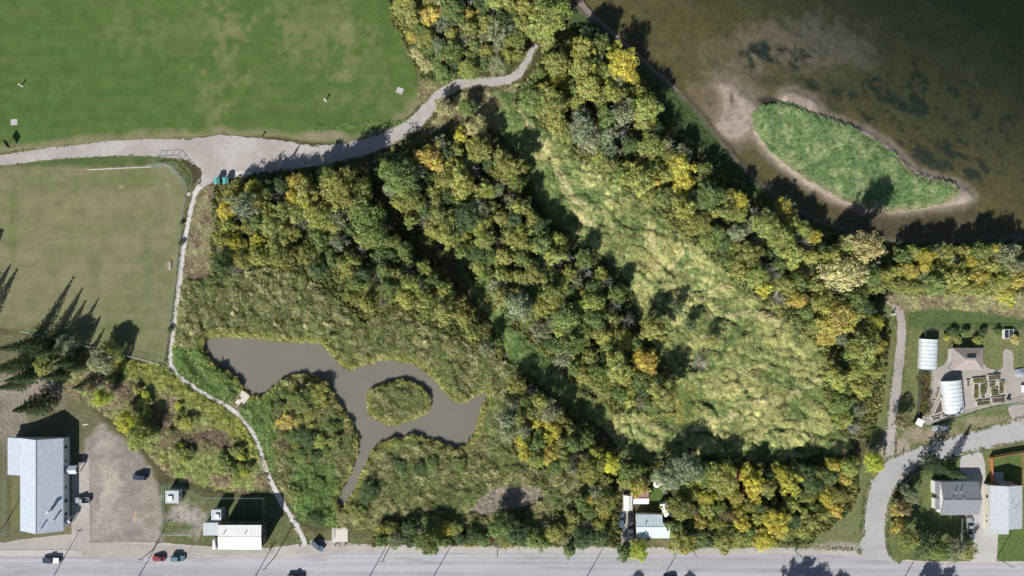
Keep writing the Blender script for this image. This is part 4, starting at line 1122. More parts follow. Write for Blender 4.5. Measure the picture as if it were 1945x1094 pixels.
for i, (px, py, r, h) in enumerate(OUT):
    g = W(px, py); k = (H - .62 * h) / H
    add_tree((px - CX) / k + CX, (py - CY) / k + CY, r, 'dark green' if i < 5 else 'green', 'outside', h=h, kind='spruce' if i < 5 else 'broad')
    trees[-1]['outlabel'] = OUTLAB[i]

# the rest of the thickets
MIX = {
    'north thicket': (('olive', 5), ('green', 3), ('yellow green', 3), ('golden', 1), ('grey green', 2), ('bare grey', 1), ('dark green', 2)),
    'lakeside belt': (('olive', 6), ('green', 4), ('yellow green', 5), ('yellow', 1.3), ('golden', .5), ('grey green', 3.5), ('bare grey', 3.2), ('dark green', 2)),
    'middle thicket': (('olive', 7), ('green', 5), ('yellow green', 3), ('golden', .5), ('grey green', 3), ('bare grey', 3.4), ('dark green', 3)),
    'western thicket': (('olive', 7), ('green', 4), ('yellow green', 4), ('yellow', .8), ('grey green', 3), ('bare grey', 2.4), ('dark green', 3)),
    'southern thicket': (('olive', 4), ('green', 4), ('yellow green', 3), ('yellow', 1.2), ('grey green', 3), ('bare grey', .8)),
    'roadside hedge': (('olive', 3), ('green', 4), ('dark green', 3), ('yellow', 1.2), ('golden', 1), ('grey green', 3), ('bare grey', 1), ('rusty', .6)),
    'eastern roadside wood': (('olive', 4), ('yellow green', 4), ('yellow', 2), ('golden', 1), ('rusty', 1), ('green', 2), ('dark green', 2)),
    'wood behind the blue roofed house': (('olive', 4), ('green', 3), ('rusty', 1), ('golden', 1), ('dark green', 2)),
    'shoreline row on the right': (('yellow green', 5), ('olive', 4), ('yellow', 2), ('grey green', 2), ('golden', .6), ('green', 2)),
    'peninsula shrubs': (('olive', 3), ('green', 3), ('rusty', 1), ('yellow green', 1)),
    'western weed patch': (('green', 3), ('yellow green', 3), ('lime', 1), ('olive', 3)),
}
RAD = {'peninsula shrubs': (9, 14), 'western weed patch': (7, 17), 'roadside hedge': (13, 24), 'eastern roadside wood': (15, 26), 'shoreline row on the right': (15, 26)}
DENS = {'peninsula shrubs': 1.4, 'western weed patch': 1.25}
CLEARINGS = [[(540, 462), (600, 444), (700, 446), (722, 500), (690, 548), (640, 558), (560, 512)], [(742, 592), (790, 572), (850, 618), (930, 662), (900, 680), (820, 652)], [(1305, 928), (1420, 938), (1540, 930), (1602, 936), (1570, 966), (1450, 966), (1320, 962)]]
HOLES = [((1170, 930), (1290, 1032)), ((1230, 900), (1264, 960)), ((1178, 960), (1206, 1060))]
for zn, poly in WOODS.items():
    P = np.array(poly); x0, y0 = P.min(0); x1, y1 = P.max(0)
    lo, hi = RAD.get(zn, (15, 29)); dn = DENS.get(zn, 1.08)
    names = [a for a, b in MIX[zn]]; wts = np.array([b for a, b in MIX[zn]], float); wts /= wts.sum()
    cand = np.stack([rng.uniform(x0, x1, 5200), rng.uniform(y0, y1, 5200)], -1)
    d = sdist(poly, cand[:, 0], cand[:, 1]); cand, d = cand[d > 1], d[d > 1]
    ok = clear_of(cand[:, 0], cand[:, 1]); cand, d = cand[ok], d[ok]
    zone_n = fbm(cand[:, 0] / 38, cand[:, 1] / 38, 190)
    for it, ((x, y), dd, zz) in enumerate(zip(cand, d, zone_n)):
        r = lo + (hi - lo) * random.random() ** 1.6
        if it > 1200: r = lo + (hi - lo) * .2 * random.random()
        if y < -25 or any(a[0] - r < x < b[0] + r and a[1] - r < y < b[1] + r for a, b in HOLES): continue
        if any((t['px'] - x) ** 2 + (t['py'] - y) ** 2 < ((t['r'] + r) * .56 * dn) ** 2 for t in trees): continue
        if dd < r * .35 or pdist(PATH, np.array([x]), np.array([y]))[0] < r + 7: continue
        if any(sdist(q, np.array([x]), np.array([y]))[0] > -r * .5 for q in CLEARINGS) and (r > 17 or random.random() < .85): continue
        if zn in ('western weed patch', 'peninsula shrubs') and zz < (.62 if zn[0] == 'w' else .46): continue
        look = names[int(np.searchsorted(wts.cumsum(), rng.random()))]
        if look == 'bare grey': r = min(r, 13)
        if look in ('yellow', 'golden', 'rusty'): r = min(r, 17)
        k = 'broad' if random.random() < .45 else 'fine'
        if look in ('grey green',) and random.random() < .5: k = 'loose'
        hh = {'western thicket': 1.35, 'southern thicket': 1.35, 'lakeside belt': 1.3, 'middle thicket': 1.2, 'shoreline row on the right': 1.25, 'north thicket': 1.15}.get(zn, 1.0) * (r * S * random.uniform(1.7, 2.3) + 1.2)
        if zn in ('peninsula shrubs', 'western weed patch'): hh = r * S * .9 + 1.0
        if look == 'bare grey': hh *= 1.25
        if zn == 'roadside hedge': hh *= .75
        add_tree(float(x), float(y), r, look, zn, kind=k, h=hh)

# labels: each tree is singled out by look, thicket and nearness to something one can find
LAND = [(420, 342, 'the green outhouses'), (460, 758, 'the viewing platform'), (758, 765, 'the pond island'), (648, 960, 'the pond outlet'), (645, 1015, 'the wooden deck'),
        (1840, 375, 'the island tip'), (1440, 220, 'the island head'), (1018, 88, 'the top end of the path'), (800, 150, 'the field corner'), (800, 232, 'the path bend'),
        (1240, 1000, 'the blue roof'), (1188, 650, 'the round yellow tree'), (1605, 520, 'the largest golden tree'), (1660, 878, 'the lemon lime tree'), (1000, 940, 'the dead reed patch'),
        (560, 300, 'the gravel apron'), (1565, 740, 'the right end of the meadow'), (985, 700, 'the narrow end of the meadow'), (1752, 625, 'the garden fence corner'), (1945, 500, 'the right edge'),
        (1630, 1040, 'the crescent road mouth'), (265, 905, 'the parked dark car'), (327, 943, 'the small pump shed'), (1300, 400, 'the middle of the lakeside belt'), (740, 0, 'the top of the field edge'),
        (1250, 500, 'the middle of the meadow'), (1400, 640, 'the bushes in the meadow'), (1080, 0, 'the start of the lake shore'), (1700, 580, 'the end of the east footpath'), (700, 690, 'the top of the pond')]
ORD = ['closest', 'second closest', 'third closest', 'fourth closest', 'fifth closest', 'sixth closest', 'seventh closest', 'eighth closest', 'ninth closest', 'tenth closest', 'eleventh closest', 'twelfth closest']
SHORT = {'wood behind the blue roofed house': 'wood behind the house', 'shoreline row on the right': 'right shoreline row'}
for t in trees:
    o = t['o']
    if t['label']:
        o['label'] = t['label']; continue
    if t['zone'] == 'outside':
        o['label'] = t['outlabel']; o['group'] = 'trees beyond the picture edge'; continue
    same = [q for q in trees if q['zone'] == t['zone'] and q['look'] == t['look'] and not q['label']]
    best = None
    for lx, ly, ln in LAND:
        d0 = math.hypot(t['px'] - lx, t['py'] - ly)
        rk = sum(1 for q in same if math.hypot(q['px'] - lx, q['py'] - ly) < d0)
        if best is None or (rk, d0) < best[:2]: best = (rk, d0, ln)
    kindw = 'leafless grey shrub' if t['look'] == 'bare grey' else t['look'] + (' shrub' if t['r'] * S < 2.0 else ' tree')
    z = SHORT.get(t['zone'], t['zone'])
    o['label'] = '%s in %s, %s to %s' % (kindw, z, ORD[min(best[0], 11)], best[2])
    o['group'] = 'trees and shrubs of the ' + t['zone']
print('TREES', len(trees))

# ------------------------------------------------------------------ buildings
M_white = pmat('white_paint', (.78, .77, .75), (.70, .69, .67), 1.5, .5)
M_cream = pmat('cream_siding', (.62, .60, .50), (.55, .53, .44), 1.5, .6)
M_pane = pmat('window_glass', (.03, .04, .05), (.05, .06, .07), .8, .06, 0, 0, .6)
M_dark = pmat('dark_trim', (.05, .05, .055), (.035, .035, .04), 2, .5)
M_steel = pmat('galvanised_steel', (.48, .50, .50), (.40, .42, .42), 4, .45, 0, .6)
M_wood = pmat('bleached_boards', (.55, .48, .40), (.46, .40, .335), 2.5, .8, .004, stretch=(1, 6, 1))
M_orange = pmat('orange_cedar', (.50, .20, .085), (.42, .165, .07), 2.5, .75, .004, stretch=(1, 1, .3))
M_pole = pmat('weathered_pole', (.20, .165, .135), (.14, .115, .095), 3, .85, .004, stretch=(3, 3, .3))
M_soilbed = pmat('bed_soil', (.075, .055, .042), (.11, .08, .06), 3, .95, .02)
M_rubber = pmat('tyre_rubber', (.025, .025, .026), (.035, .035, .035), 3, .85)
M_rim = pmat('wheel_alloy', (.5, .5, .52), (.42, .42, .44), 3, .35, 0, .8)
M_lamp = pmat('headlamp', (.75, .75, .72), (.65, .65, .62), 3, .15)
M_tail = pmat('tail_lamp', (.35, .02, .02), (.28, .02, .02), 3, .2)

def shingle_mat(name, c, c2, sx=1.0):
    m, nt, b = nmat(name)
    v = objvec(nt); f = noise(nt, 1.1, 6, vec=v, rough=.7); g = noise(nt, 7, 3, vec=objvec(nt, 1, 2.5, 1))
    cc = mixc(nt, ramp(nt, f, 0, 1), c, c2)
    vm = new(nt, 'ShaderNodeVectorMath', operation='SCALE'); nt.links.new(cc, vm.inputs[0]); nt.links.new(ramp(nt, g, .82, 1.18, .3, .7), vm.inputs['Scale'])
    nt.links.new(vm.outputs[0], b.inputs['Base Color']); b.inputs['Roughness'].default_value = .85; b.inputs['Specular IOR Level'].default_value = .25
    bump(nt, b, g, .02); return m
def seam_mat(name, c, along='X', gap=.9):
    """ribbed sheet metal"""
    m, nt, b = nmat(name)
    w = new(nt, 'ShaderNodeTexWave', wave_type='BANDS', bands_direction=along); w.inputs['Scale'].default_value = .31 / gap * 1.0
    w.inputs['Distortion'].default_value = 0
    nt.links.new(objvec(nt), w.inputs['Vector'])
    f = noise(nt, .5, 5, vec=objvec(nt))
    cc = mixc(nt, ramp(nt, f, 0, 1, .3, .7), c, tuple(x * .84 for x in c))
    nt.links.new(cc, b.inputs['Base Color']); b.inputs['Roughness'].default_value = .5; b.inputs['Metallic'].default_value = .15
    bump(nt, b, w.outputs['Fac'], .03); return m
M_hallroof = shingle_mat('hall_shingles', (.48, .54, .62), (.37, .42, .49))
M_greyroof = shingle_mat('grey_shingles', (.22, .235, .26), (.18, .19, .21))
M_paleroof = shingle_mat('pale_shingles', (.47, .50, .525), (.38, .41, .44))
M_brownroof = shingle_mat('brown_shingles', (.33, .285, .265), (.28, .24, .225))
M_blueroof = seam_mat('blue_metal', (.56, .66, .70), 'X')
M_whitemetal = seam_mat('white_metal', (.80, .79, .76), 'X')
M_greymetal = seam_mat('grey_metal', (.42, .46, .49), 'X')
M_redmetal = seam_mat('faded_red_metal', (.62, .36, .34), 'X')
M_teal = seam_mat('teal_metal', (.10, .38, .33), 'Y', .3)
M_maroon = pmat('maroon_boards', (.16, .035, .045), (.12, .03, .035), 2, .7)
M_blackwall = pmat('dark_cladding', (.085, .075, .08), (.065, .06, .06), 2, .7)
M_greywall = pmat('grey_siding', (.40, .41, .42), (.35, .36, .37), 2, .7)

def window(parent, x, y, z, w, h, axis, out):
    """axis: wall normal 'x' or 'y', out +1/-1"""
    t = .05
    f = MB(); g = MB()
    if axis == 'x':
        f.box(x + out * t / 2, y, z, t, w + .16, h + .16); g.box(x + out * (t + .012), y, z, .02, w, h)
    else:
        f.box(x, y + out * t / 2, z, w + .16, t, h + .16); g.box(x, y + out * (t + .012), z, w, .02, h)
    o = f.build('window', M_white, parent); g.build('pane', M_pane, o)
def door(parent, x, y, w, h, axis, out, m=None):
    f = MB(); k = MB(); t = .06
    if axis == 'x': f.box(x + out * t / 2, y, h / 2, t, w, h); k.box(x + out * (t + .03), y + w * .38, h * .48, .06, .12, .05)
    else: f.box(x, y + out * t / 2, h / 2, w, t, h); k.box(x + w * .38, y + out * (t + .03), h * .48, .12, .06, .05)
    o = f.build('door', m or M_dark, parent); k.build('handle', M_steel, o)
def pipe(parent, x, y, z0, z1, r=.14, m=None):
    o = MB().bar((x, y, z0), (x, y, z1), r, r, 10).build('vent_pipe', m or M_white, parent)
    MB().bar((x, y, z1), (x, y, z1 + .09), r * 1.6, r * 1.3, 10).build('cap', m or M_steel, o)

def gable(name, label, cat, eave, ze, zr, axis, roof, wall, over=.4, ang=0.0, ridge_shift=0.0, cap=None, roof2=None):
    """gabled building; eave = pixels of the roof edge as seen (x0,y0,x1,y1). Returns root and half sizes"""
    a = W(eave[0], eave[1], ze); b = W(eave[2], eave[3], ze)
    c = (a + b) / 2; hx, hy = abs(b.x - a.x) / 2, abs(a.y - b.y) / 2
    root = empty(name, (c.x, c.y, 0), ang, label, cat)
    if axis == 'y': L, Wd = hy, hx
    else: L, Wd = hx, hy
    def T(u, v, z): return (v, u, z) if axis == 'y' else (u, v, z)
    rs = ridge_shift; th = .16
    for s in (1, -1):
        q = [T(-L, s * Wd, ze), T(L, s * Wd, ze), T(L, rs, zr), T(-L, rs, zr)]
        MB().slab([(p[0], p[1], p[2] + th) for p in q], th).build('roof_panel', roof if s == 1 or roof2 is None else roof2, root)
    MB().box(*T(0, rs, zr + th + .03), *( (.36, 2 * L - .02, .08) if axis == 'y' else (2 * L - .02, .36, .08))).build('ridge_cap', cap or roof, root)
    wl, ww = L - over, Wd - over
    zw = ze + (zr - ze) * (over / Wd) - .03
    poly = [(-ww, -.1), (ww, -.1), (ww, zw), (rs, zr - .04), (-ww, zw)]
    mb = MB(); n = 5
    vs = [T(-wl, p[0], p[1]) for p in poly] + [T(wl, p[0], p[1]) for p in poly]
    mb.add(vs, [(i, (i + 1) % n, n + (i + 1) % n, n + i) for i in range(n)] + [tuple(range(n - 1, -1, -1)), tuple(range(n, 2 * n))])
    mb.build('wall', wall, root)
    return root, hx - over, hy - over
def flat_block(name, label, cat, top, z, roof, wall, ang=0.0, over=.15, th=.14):
    a = W(top[0], top[1], z); b = W(top[2], top[3], z); c = (a + b) / 2; hx, hy = abs(b.x - a.x) / 2, abs(a.y - b.y) / 2
    root = empty(name, (c.x, c.y, 0), ang, label, cat)
    MB().box(0, 0, z - th / 2, 2 * hx, 2 * hy, th).build('roof', roof, root)
    MB().box(0, 0, (z - th) / 2 - .02, 2 * (hx - over), 2 * (hy - over), z - th - .02).build('wall', wall, root)
    return root, hx - over, hy - over

# hall on the left
hall, hx, hy = gable('hall', 'long hall with pale blue grey shingle roof beside the dirt lot', 'building', (39, 832, 121, 1008), 4.0, 7.2, 'y', M_hallroof, M_white)
for i, (yy, w, h) in enumerate(((12.2, 1.0, 1.5), (7.5, .9, .9), (-1.5, .9, .9), (-6.0, 1.1, 1.5), (-10.5, 1.1, 1.4))): window(hall, hx, yy, 2.2, w, h, 'x', 1)
for xx in (-4, 0, 4): window(hall, xx, -hy, 2.0, 1.2, 1.2, 'y', -1)
door(hall, 0, -hy, 1.8, 2.2, 'y', -1)
def porch(y0, w, d, z):
    q = [(hx + .02, y0 - w, z), (hx + d, y0 - w, z), (hx + d, y0, z + .6), (hx + .02, y0, z + .6)]
    q2 = [(hx + .02, y0, z + .6), (hx + d, y0, z + .6), (hx + d, y0 + w, z), (hx + .02, y0 + w, z)]
    p = MB().slab(q, .12).build('porch_roof', M_hallroof, hall); MB().slab(q2, .12).build('porch_panel', M_hallroof, p)
    for s in (-1, 1): MB().box(hx + d - .3, y0 + s * (w - .25), z / 2 - .06, .22, .22, z - .12).build('porch_post', M_cream, hall)
porch(4.6, 1.4, 4.0, 2.8); porch(-12.5, 1.1, 1.8, 2.7)
pipe(hall, 4.0, -8.2, 5.0, 7.6, .42); pipe(hall, 5.0, -11.3, 4.8, 6.6, .22, M_steel); pipe(hall, 1.6, -13.7, 6.2, 7.9, .18, M_steel)
wing_z = 4.05
a = W(11, 832, wing_z); b = W(40, 903, wing_z)
wing = [(a.x - hall.location.x, a.y - hall.location.y), (b.x - hall.location.x, b.y - hall.location.y)]
cxw, cyw = (wing[0][0] + wing[1][0]) / 2, (wing[0][1] + wing[1][1]) / 2; sxw, syw = wing[1][0] - wing[0][0], wing[0][1] - wing[1][1]
slope = 3.2 / (hx + .4)
MB().slab([(wing[0][0], wing[1][1], wing_z - .9), (wing[1][0] + .05, wing[1][1], wing_z + .14), (wing[1][0] + .05, wing[0][1] - .05, wing_z + .14), (wing[0][0], wing[0][1] - .05, wing_z - .9)], .15).build('wing_roof', M_hallroof, hall)
MB().box(cxw + .2, cyw, 1.45, sxw - .6, syw - .8, 2.95).build('wing_wall', M_white, hall)

# white barn-like shop by the road
shop, hx, hy = gable('workshop', 'tall dark walled workshop with glaring white metal roof by the road', 'building', (415, 997, 497, 1043), 7.0, 7.45, 'x', M_whitemetal, M_blackwall, .35)
door(shop, -3, -hy, 3.4, 3.6, 'y', -1, M_white); door(shop, 5, -hy, 1.0, 2.1, 'y', -1, M_steel)
for xx in (-5.5, -1, 4): window(shop, xx, hy, 3.0, 1.2, .9, 'y', 1)
for yy in (-2.0, 1.6): window(shop, hx, yy, 3.2, 1.1, 1.0, 'x', 1)
for xx in (-5, 2): pipe(shop, xx, 1.6, 7.1, 7.9, .12, M_dark)
ann, hx, hy = flat_block('lean_to', 'flat grey roofed annex on the left end of the workshop', 'annex', (386, 993, 414, 1017), 3.4, M_greymetal, M_greywall)
door(ann, -1, -hy, 1, 2.1, 'y', -1); window(ann, 1.2, -hy, 1.7, .9, .9, 'y', -1)
tow, hx, hy = flat_block('vent_house', 'small square grey hut with a roof hatch behind the workshop', 'hut', (401, 968, 420, 988), 4.2, M_greymetal, M_greywall)
MB().box(.4, -.3, 4.45, 1.3, 1.3, .5).build('roof_hatch', M_white, tow); door(tow, 0, hy, .9, 2, 'y', 1)
pump, hx, hy = flat_block('pump_shed', 'square grey roofed pump shed in the corner of the fenced yard', 'shed', (314, 932, 339, 956), 3.2, M_greymetal, M_white)
MB().box(-.5, -.4, 3.45, 1.5, 1.6, .5).build('roof_hatch', M_white, pump); door(pump, 0, -hy, 1, 2.1, 'y', -1); window(pump, hx, .4, 1.8, .8, .8, 'x', 1)
# white tank
tk = empty('storage_tank', W(410, 1031), R(90), 'white horizontal storage tank beside the workshop', 'tank')
secs = []
for xx, r in ((-1.9, .15), (-1.75, .5), (-1.5, .68), (1.5, .68), (1.75, .5), (1.9, .15)):
    secs.append([(xx, r * math.cos(t * math.pi / 6), .95 + r * math.sin(t * math.pi / 6)) for t in range(12)])
MB().loft(secs).build('tank_shell', M_white, tk, True)
for s in (-1, 1): MB().box(s * 1.1, 0, .2, .25, 1.0, .5).build('cradle', M_steel, tk)

# house in the wood
hw, hx, hy = gable('bungalow', 'bungalow with pale blue metal roof among trees by the road', 'house', (1208, 977, 1258, 1022), 2.9, 3.7, 'x', M_blueroof, M_cream, .35)
a = W(1258, 993, 2.9) - hw.location; b = W(1272, 1022, 2.9) - hw.location
hyr = hy + .35
def zroof(y): return 2.9 + .8 * (1 - abs(y) / hyr)
MB().slab([(a.x + .01, b.y, 3.06), (b.x, b.y, 3.06), (b.x, 0, 3.86), (a.x + .01, 0, 3.86)], .15).build('roof_panel', M_blueroof, hw)
MB().slab([(a.x + .01, 0, 3.86), (b.x, 0, 3.86), (b.x, a.y, zroof(a.y) + .16), (a.x + .01, a.y, zroof(a.y) + .16)], .15).build('roof_panel', M_blueroof, hw)
MB().box((a.x + b.x) / 2 - .3, (a.y + b.y) / 2, 1.4, b.x - a.x - .1, a.y - b.y - .6, 2.8).build('extension_wall', M_cream, hw)
for xx in (-3, 0, 3): window(hw, xx, -hy, 1.6, 1.2, 1.0, 'y', -1)
door(hw, 1.6, -hy, .95, 2.1, 'y', -1); window(hw, -hx, 1, 1.6, 1.1, 1, 'x', -1); pipe(hw, -1.5, .8, 3.5, 4.5, .14)
tr, hx, hy = gable('long_shed', 'narrow white shed at the head of the house driveway', 'shed', (1185, 941, 1201, 969), 2.5, 3.0, 'y', M_whitemetal, M_white, .12)
door(tr, 0, -hy, 1.2, 1.9, 'y', -1); window(tr, hx, 1, 1.6, .8, .6, 'x', 1)
cp, hx, hy = gable('garage', 'white walled garage with faded red and white metal roof under an orange tree', 'garage', (1203, 934, 1232, 957), 2.6, 3.3, 'x', M_redmetal, M_white, .2, roof2=M_whitemetal)
door(cp, 0, -hy, 2.4, 2.1, 'y', -1, M_white); window(cp, hx, 0, 1.5, .8, .7, 'x', 1)
ws, hx, hy = gable('garden_shed', 'tilted white garden shed behind the bungalow', 'shed', (1257.5, 955, 1272.5, 980), 2.3, 2.8, 'y', M_whitemetal, M_white, .12, R(24))
door(ws, 0, -hy, .9, 1.9, 'y', -1); window(ws, hx, .5, 1.5, .7, .6, 'x', 1)
gz = empty('gazebo', W(1247.6, 919.5, 2.0).to_2d().to_3d(), .3, 'small white domed gazebo on the lawn behind the bungalow', 'gazebo')
rr = 1.25
for i in range(8):
    t0, t1 = i * math.pi / 4, (i + 1) * math.pi / 4
    MB().slab([(rr * math.cos(t0), rr * math.sin(t0), 2.0), (rr * math.cos(t1), rr * math.sin(t1), 2.0), (.5 * math.cos(t1), .5 * math.sin(t1), 2.45), (.5 * math.cos(t0), .5 * math.sin(t0), 2.45)], .05).build('roof_panel', M_white, gz)
    MB().bar((1.1 * math.cos(t0), 1.1 * math.sin(t0), 0), (1.1 * math.cos(t0), 1.1 * math.sin(t0), 2.05), .06).build('post', M_white, gz)
MB().prism([(.52 * math.cos(i * math.pi / 4), .52 * math.sin(i * math.pi / 4)) for i in range(8)], 2.4, 2.62).build('cupola', M_steel, gz)

# grey house inside the crescent
gh, hx, hy = gable('grey_house', 'house with dark grey shingle roof beside the tall spruce', 'house', (1786, 915, 1859, 978), 3.2, 4.9, 'x', M_greyroof, M_white, .4)
for xx in (-4, 0, 4): window(gh, xx, -hy, 1.8, 1.3, 1.1, 'y', -1)
window(gh, -hx, -2, 1.8, 1.2, 1.1, 'x', -1); window(gh, -hx, 2.2, 1.8, 1.2, 1.1, 'x', -1); door(gh, 2, -hy, .95, 2.1, 'y', -1)
for xx, yy in ((-2.2, 2.4), (-.4, 2.6), (-3.2, .6), (.2, .5)): pipe(gh, xx, yy, 4.2, 5.3, .13)
wx = -hx - .4
MB().box(wx - .8, 3.4, 2.95, 1.5, 4.6, .15).build('porch_roof', M_greyroof, gh)
MB().box(wx - .8, 3.4, 1.4, 1.2, 4.2, 2.85).build('porch_wall', M_white, gh)
MB().box(wx - .5, -2.2, 1.2, 1.3, 3.4, 2.4).build('bay_window', M_white, gh)
MB().box(wx - .5, -2.2, 2.47, 1.5, 3.6, .1).build('bay_roof', M_greyroof, gh)
# far right house
rh, hx, hy = gable('pale_house', 'house with pale blue grey roof at the right edge behind orange fences', 'house', (1880, 922, 1941, 1004), 4.0, 5.2, 'y', M_paleroof, M_cream, .35)
MB().box(-1.9, -hy - 1.2, 3.6, 6.2, 2.4, .2).build('garage_roof', M_paleroof, rh)
MB().box(-1.9, -hy - .9, 1.75, 5.6, 1.9, 3.5).build('garage_wall', M_cream, rh)
door(rh, -1.9, -hy - 1.86, 4.4, 2.4, 'y', -1, M_white)
for yy in (-5.4, -3.6): window(rh, -hx, yy, 2.0, .6, .8, 'x', -1)
window(rh, -hx, 3, 2.2, 1.1, 1.1, 'x', -1); window(rh, 2, hy, 2.0, 1.4, 1.1, 'y', 1); door(rh, -1, hy, 1.6, 2.1, 'y', 1)
for xx, yy, h in ((.9, 1.2, 6.3), (2.4, -.6, 5.7), (3.6, .5, 5.3)): pipe(rh, xx, yy, 4.6, h, .09)
dk = empty('patio', W(1897, 905), 0, 'pale square patio in the fenced back garden', 'patio')
MB().box(0, 0, .06, 3.2, 3.0, .12).build('slab', M_conc, dk); MB().box(1.2, -2.3, .3, 5.6, 1.4, .6).build('deck_step', M_wood, dk)

# outhouses
def outhouse(px, label):
    o = empty('outhouse', W(px, 344, 1.2).to_2d().to_3d(), R(3), label, 'outhouse', 'green outhouses by the gravel apron')
    w, d = .95, .95
    MB().box(0, 0, 1.05, 1.7, 1.7, 2.1).build('wall', M_maroon, o)
    for s in (1, -1): MB().slab([(0, -1.08, 2.65), (0, 1.08, 2.65), (s * 1.0, 1.08, 2.2), (s * 1.0, -1.08, 2.2)][::s], .06).build('roof_panel', M_teal, o)
    MB().box(0, -.88, .95, .8, .05, 1.8).build('door', M_dark, o); MB().box(0, -1.25, .06, 1.7, .7, .12).build('step', M_conc, o)
    pipe(o, .5, .6, 2.3, 2.9, .06, M_dark)
outhouse(414, 'left one of the two teal roofed outhouses'); outhouse(430.5, 'right one of the two teal roofed outhouses')

# ------------------------------------------------------------------ vehicles
def paint_mat(name, c): return pmat(name, c, tuple(x * .93 for x in c), .6, .28, 0, .25, .5, .6)
def vehicle(kind, L, paint, px, py, deg, label, z=.03, name=None):
    """car built along +X; deg = heading in the photograph, counter-clockwise from right"""
    p = W(px, py, .8); o = empty(name or {'sedan': 'parked_car', 'suv': 'sport_utility_car', 'pickup': 'pickup_truck'}[kind], (p.x, p.y, z), R(deg), label, 'pickup' if kind == 'pickup' else 'car')
    w = .92 if kind == 'sedan' else 1.0
    hood = {'sedan': .88, 'suv': 1.02, 'pickup': 1.12}[kind]; top = {'sedan': 1.45, 'suv': 1.75, 'pickup': 1.82}[kind]; base = .28
    def sec(x, hw, z0, z1): return [(x * L, -hw * .9, z0), (x * L, -hw, z0 + .14), (x * L, -hw, z1 - .2), (x * L, -hw * .93, z1), (x * L, hw * .93, z1), (x * L, hw, z1 - .2), (x * L, hw, z0 + .14), (x * L, hw * .9, z0)]
    if kind == 'pickup':
        MB().loft([sec(-.12, w, base, hood), sec(.2, w, base, hood), sec(.36, w * .98, base, hood - .06), sec(.47, w * .9, base + .05, hood - .16), sec(.5, w * .78, base + .12, hood - .3)]).build('body', paint, o, False)
        bed = MB()
        bed.box(-.31 * L, 0, .52, .38 * L, 2 * w * .94, .42)
        for s in (-1, 1): bed.box(-.31 * L, s * w * .93, .92, .38 * L, .12, .40)
        bed.box(-.495 * L, 0, .92, .07, 2 * w * .9, .40)
        b = bed.build('cargo_bed', paint, o); MB().box(-.31 * L, 0, .745, .36 * L, 2 * w * .80, .02).build('bed_liner', M_dark, b)
        cab = [(-.115, hood - .02, .9), (-.09, top, .74), (.06, top, .74), (.19, hood - .02, .88)]
    else:
        tail = -.5
        MB().loft([sec(tail, w * .8, base + .12, hood - .12), sec(-.47, w * .93, base, hood - .02), sec(-.3, w, base, hood), sec(.2, w, base, hood), sec(.36, w * .98, base, hood - .08), sec(.46, w * .9, base + .04, hood - .18), sec(.5, w * .75, base + .12, hood - .32)]).build('body', paint, o, False)
        cab = [(-.40, hood - .02, .88), (-.24, top, .72), (.05, top, .72), (.24, hood - .02, .88)] if kind == 'sedan' else [(-.485, hood - .02, .9), (-.44, top, .76), (.06, top, .76), (.21, hood - .02, .88)]
    secs = []
    for (fx, zt, fw) in cab:
        lowz = hood - .05
        secs.append([(fx * L, -.9 * w, lowz), (fx * L, -fw * w, max(zt, lowz + .03)), (fx * L, fw * w, max(zt, lowz + .03)), (fx * L, .9 * w, lowz)])
    MB().loft(secs).build('glasshouse', M_pane, o)
    x0, x1 = cab[1][0] * L, cab[2][0] * L; rw = cab[1][2] * w * .97
    MB().loft([[(x0 - .05, -rw, top - .03), (x0, -rw * .9, top + .035), (x0, rw * .9, top + .035), (x0 - .05, rw, top - .03)], [(x1 + .06, -rw, top - .03), (x1, -rw * .9, top + .035), (x1, rw * .9, top + .035), (x1 + .06, rw, top - .03)]]).build('roof', paint, o)
    for s in (-1, 1):
        for fx in (cab[1][0], cab[2][0]):
            nxt = cab[0] if fx == cab[1][0] else cab[3]
            MB().bar((fx * L, s * rw, top - .02), (nxt[0] * L, s * .88 * w, hood - .03), .05, .06, 4).build('pillar', paint, o)
        for fx in (-.31, .31):
            wheel = MB().bar((fx * L, s * (w - .2), .33), (fx * L, s * (w + .01), .33), .33, .33, 14).build('wheel', M_rubber, o)
            MB().bar((fx * L, s * (w - .02), .33), (fx * L, s * (w + .025), .33), .2, .18, 10).build('rim', M_rim, wheel)
        MB().box(.475 * L, s * w * .62, hood - .30, .16, .34, .14).build('headlight', M_lamp, o)
        MB().box(-.497 * L, s * w * .72, hood - .22, .08, .26, .16).build('tail_light', M_tail, o)
        MB().box(.17 * L, s * (w + .12), hood + .08, .12, .2, .14).build('mirror', paint, o)
    return o
P = {k: paint_mat(k + '_car_paint', c) for k, c in dict(navy=(.035, .055, .10), white=(.72, .72, .72), silver=(.40, .42, .44), red=(.36, .03, .05), teal=(.11, .22, .28), black=(.018, .02, .024), steel=(.10, .15, .20)).items()}
tk = vehicle('pickup', 5.9, P['navy'], 97, 1064, 180, 'navy pickup with a white bed cover driving by the sidewalk')
MB().box(-.31 * 5.9, 0, 1.17, .35 * 5.9, 1.78, .1).build('bed_cover', M_white, tk)
vehicle('suv', 4.7, P['navy'], 265, 906, 178, 'dark blue car parked alone on the dirt lot')
vehicle('pickup', 5.0, P['silver'], 156, 950, 180, 'silver pickup parked beside the hall')
vehicle('sedan', 4.4, P['red'], 301, 1061, 180, 'red car on the road in front of the fenced yard')
vehicle('suv', 4.6, P['teal'], 338, 1060.5, 0, 'teal blue car on the road right behind the red one')
vehicle('suv', 4.6, P['steel'], 604, 1037, -42, 'steel blue car parked at an angle beside the wooden deck')
vehicle('pickup', 5.6, P['black'], 562, 1097, 0, 'black truck half cut off by the bottom edge', .03)
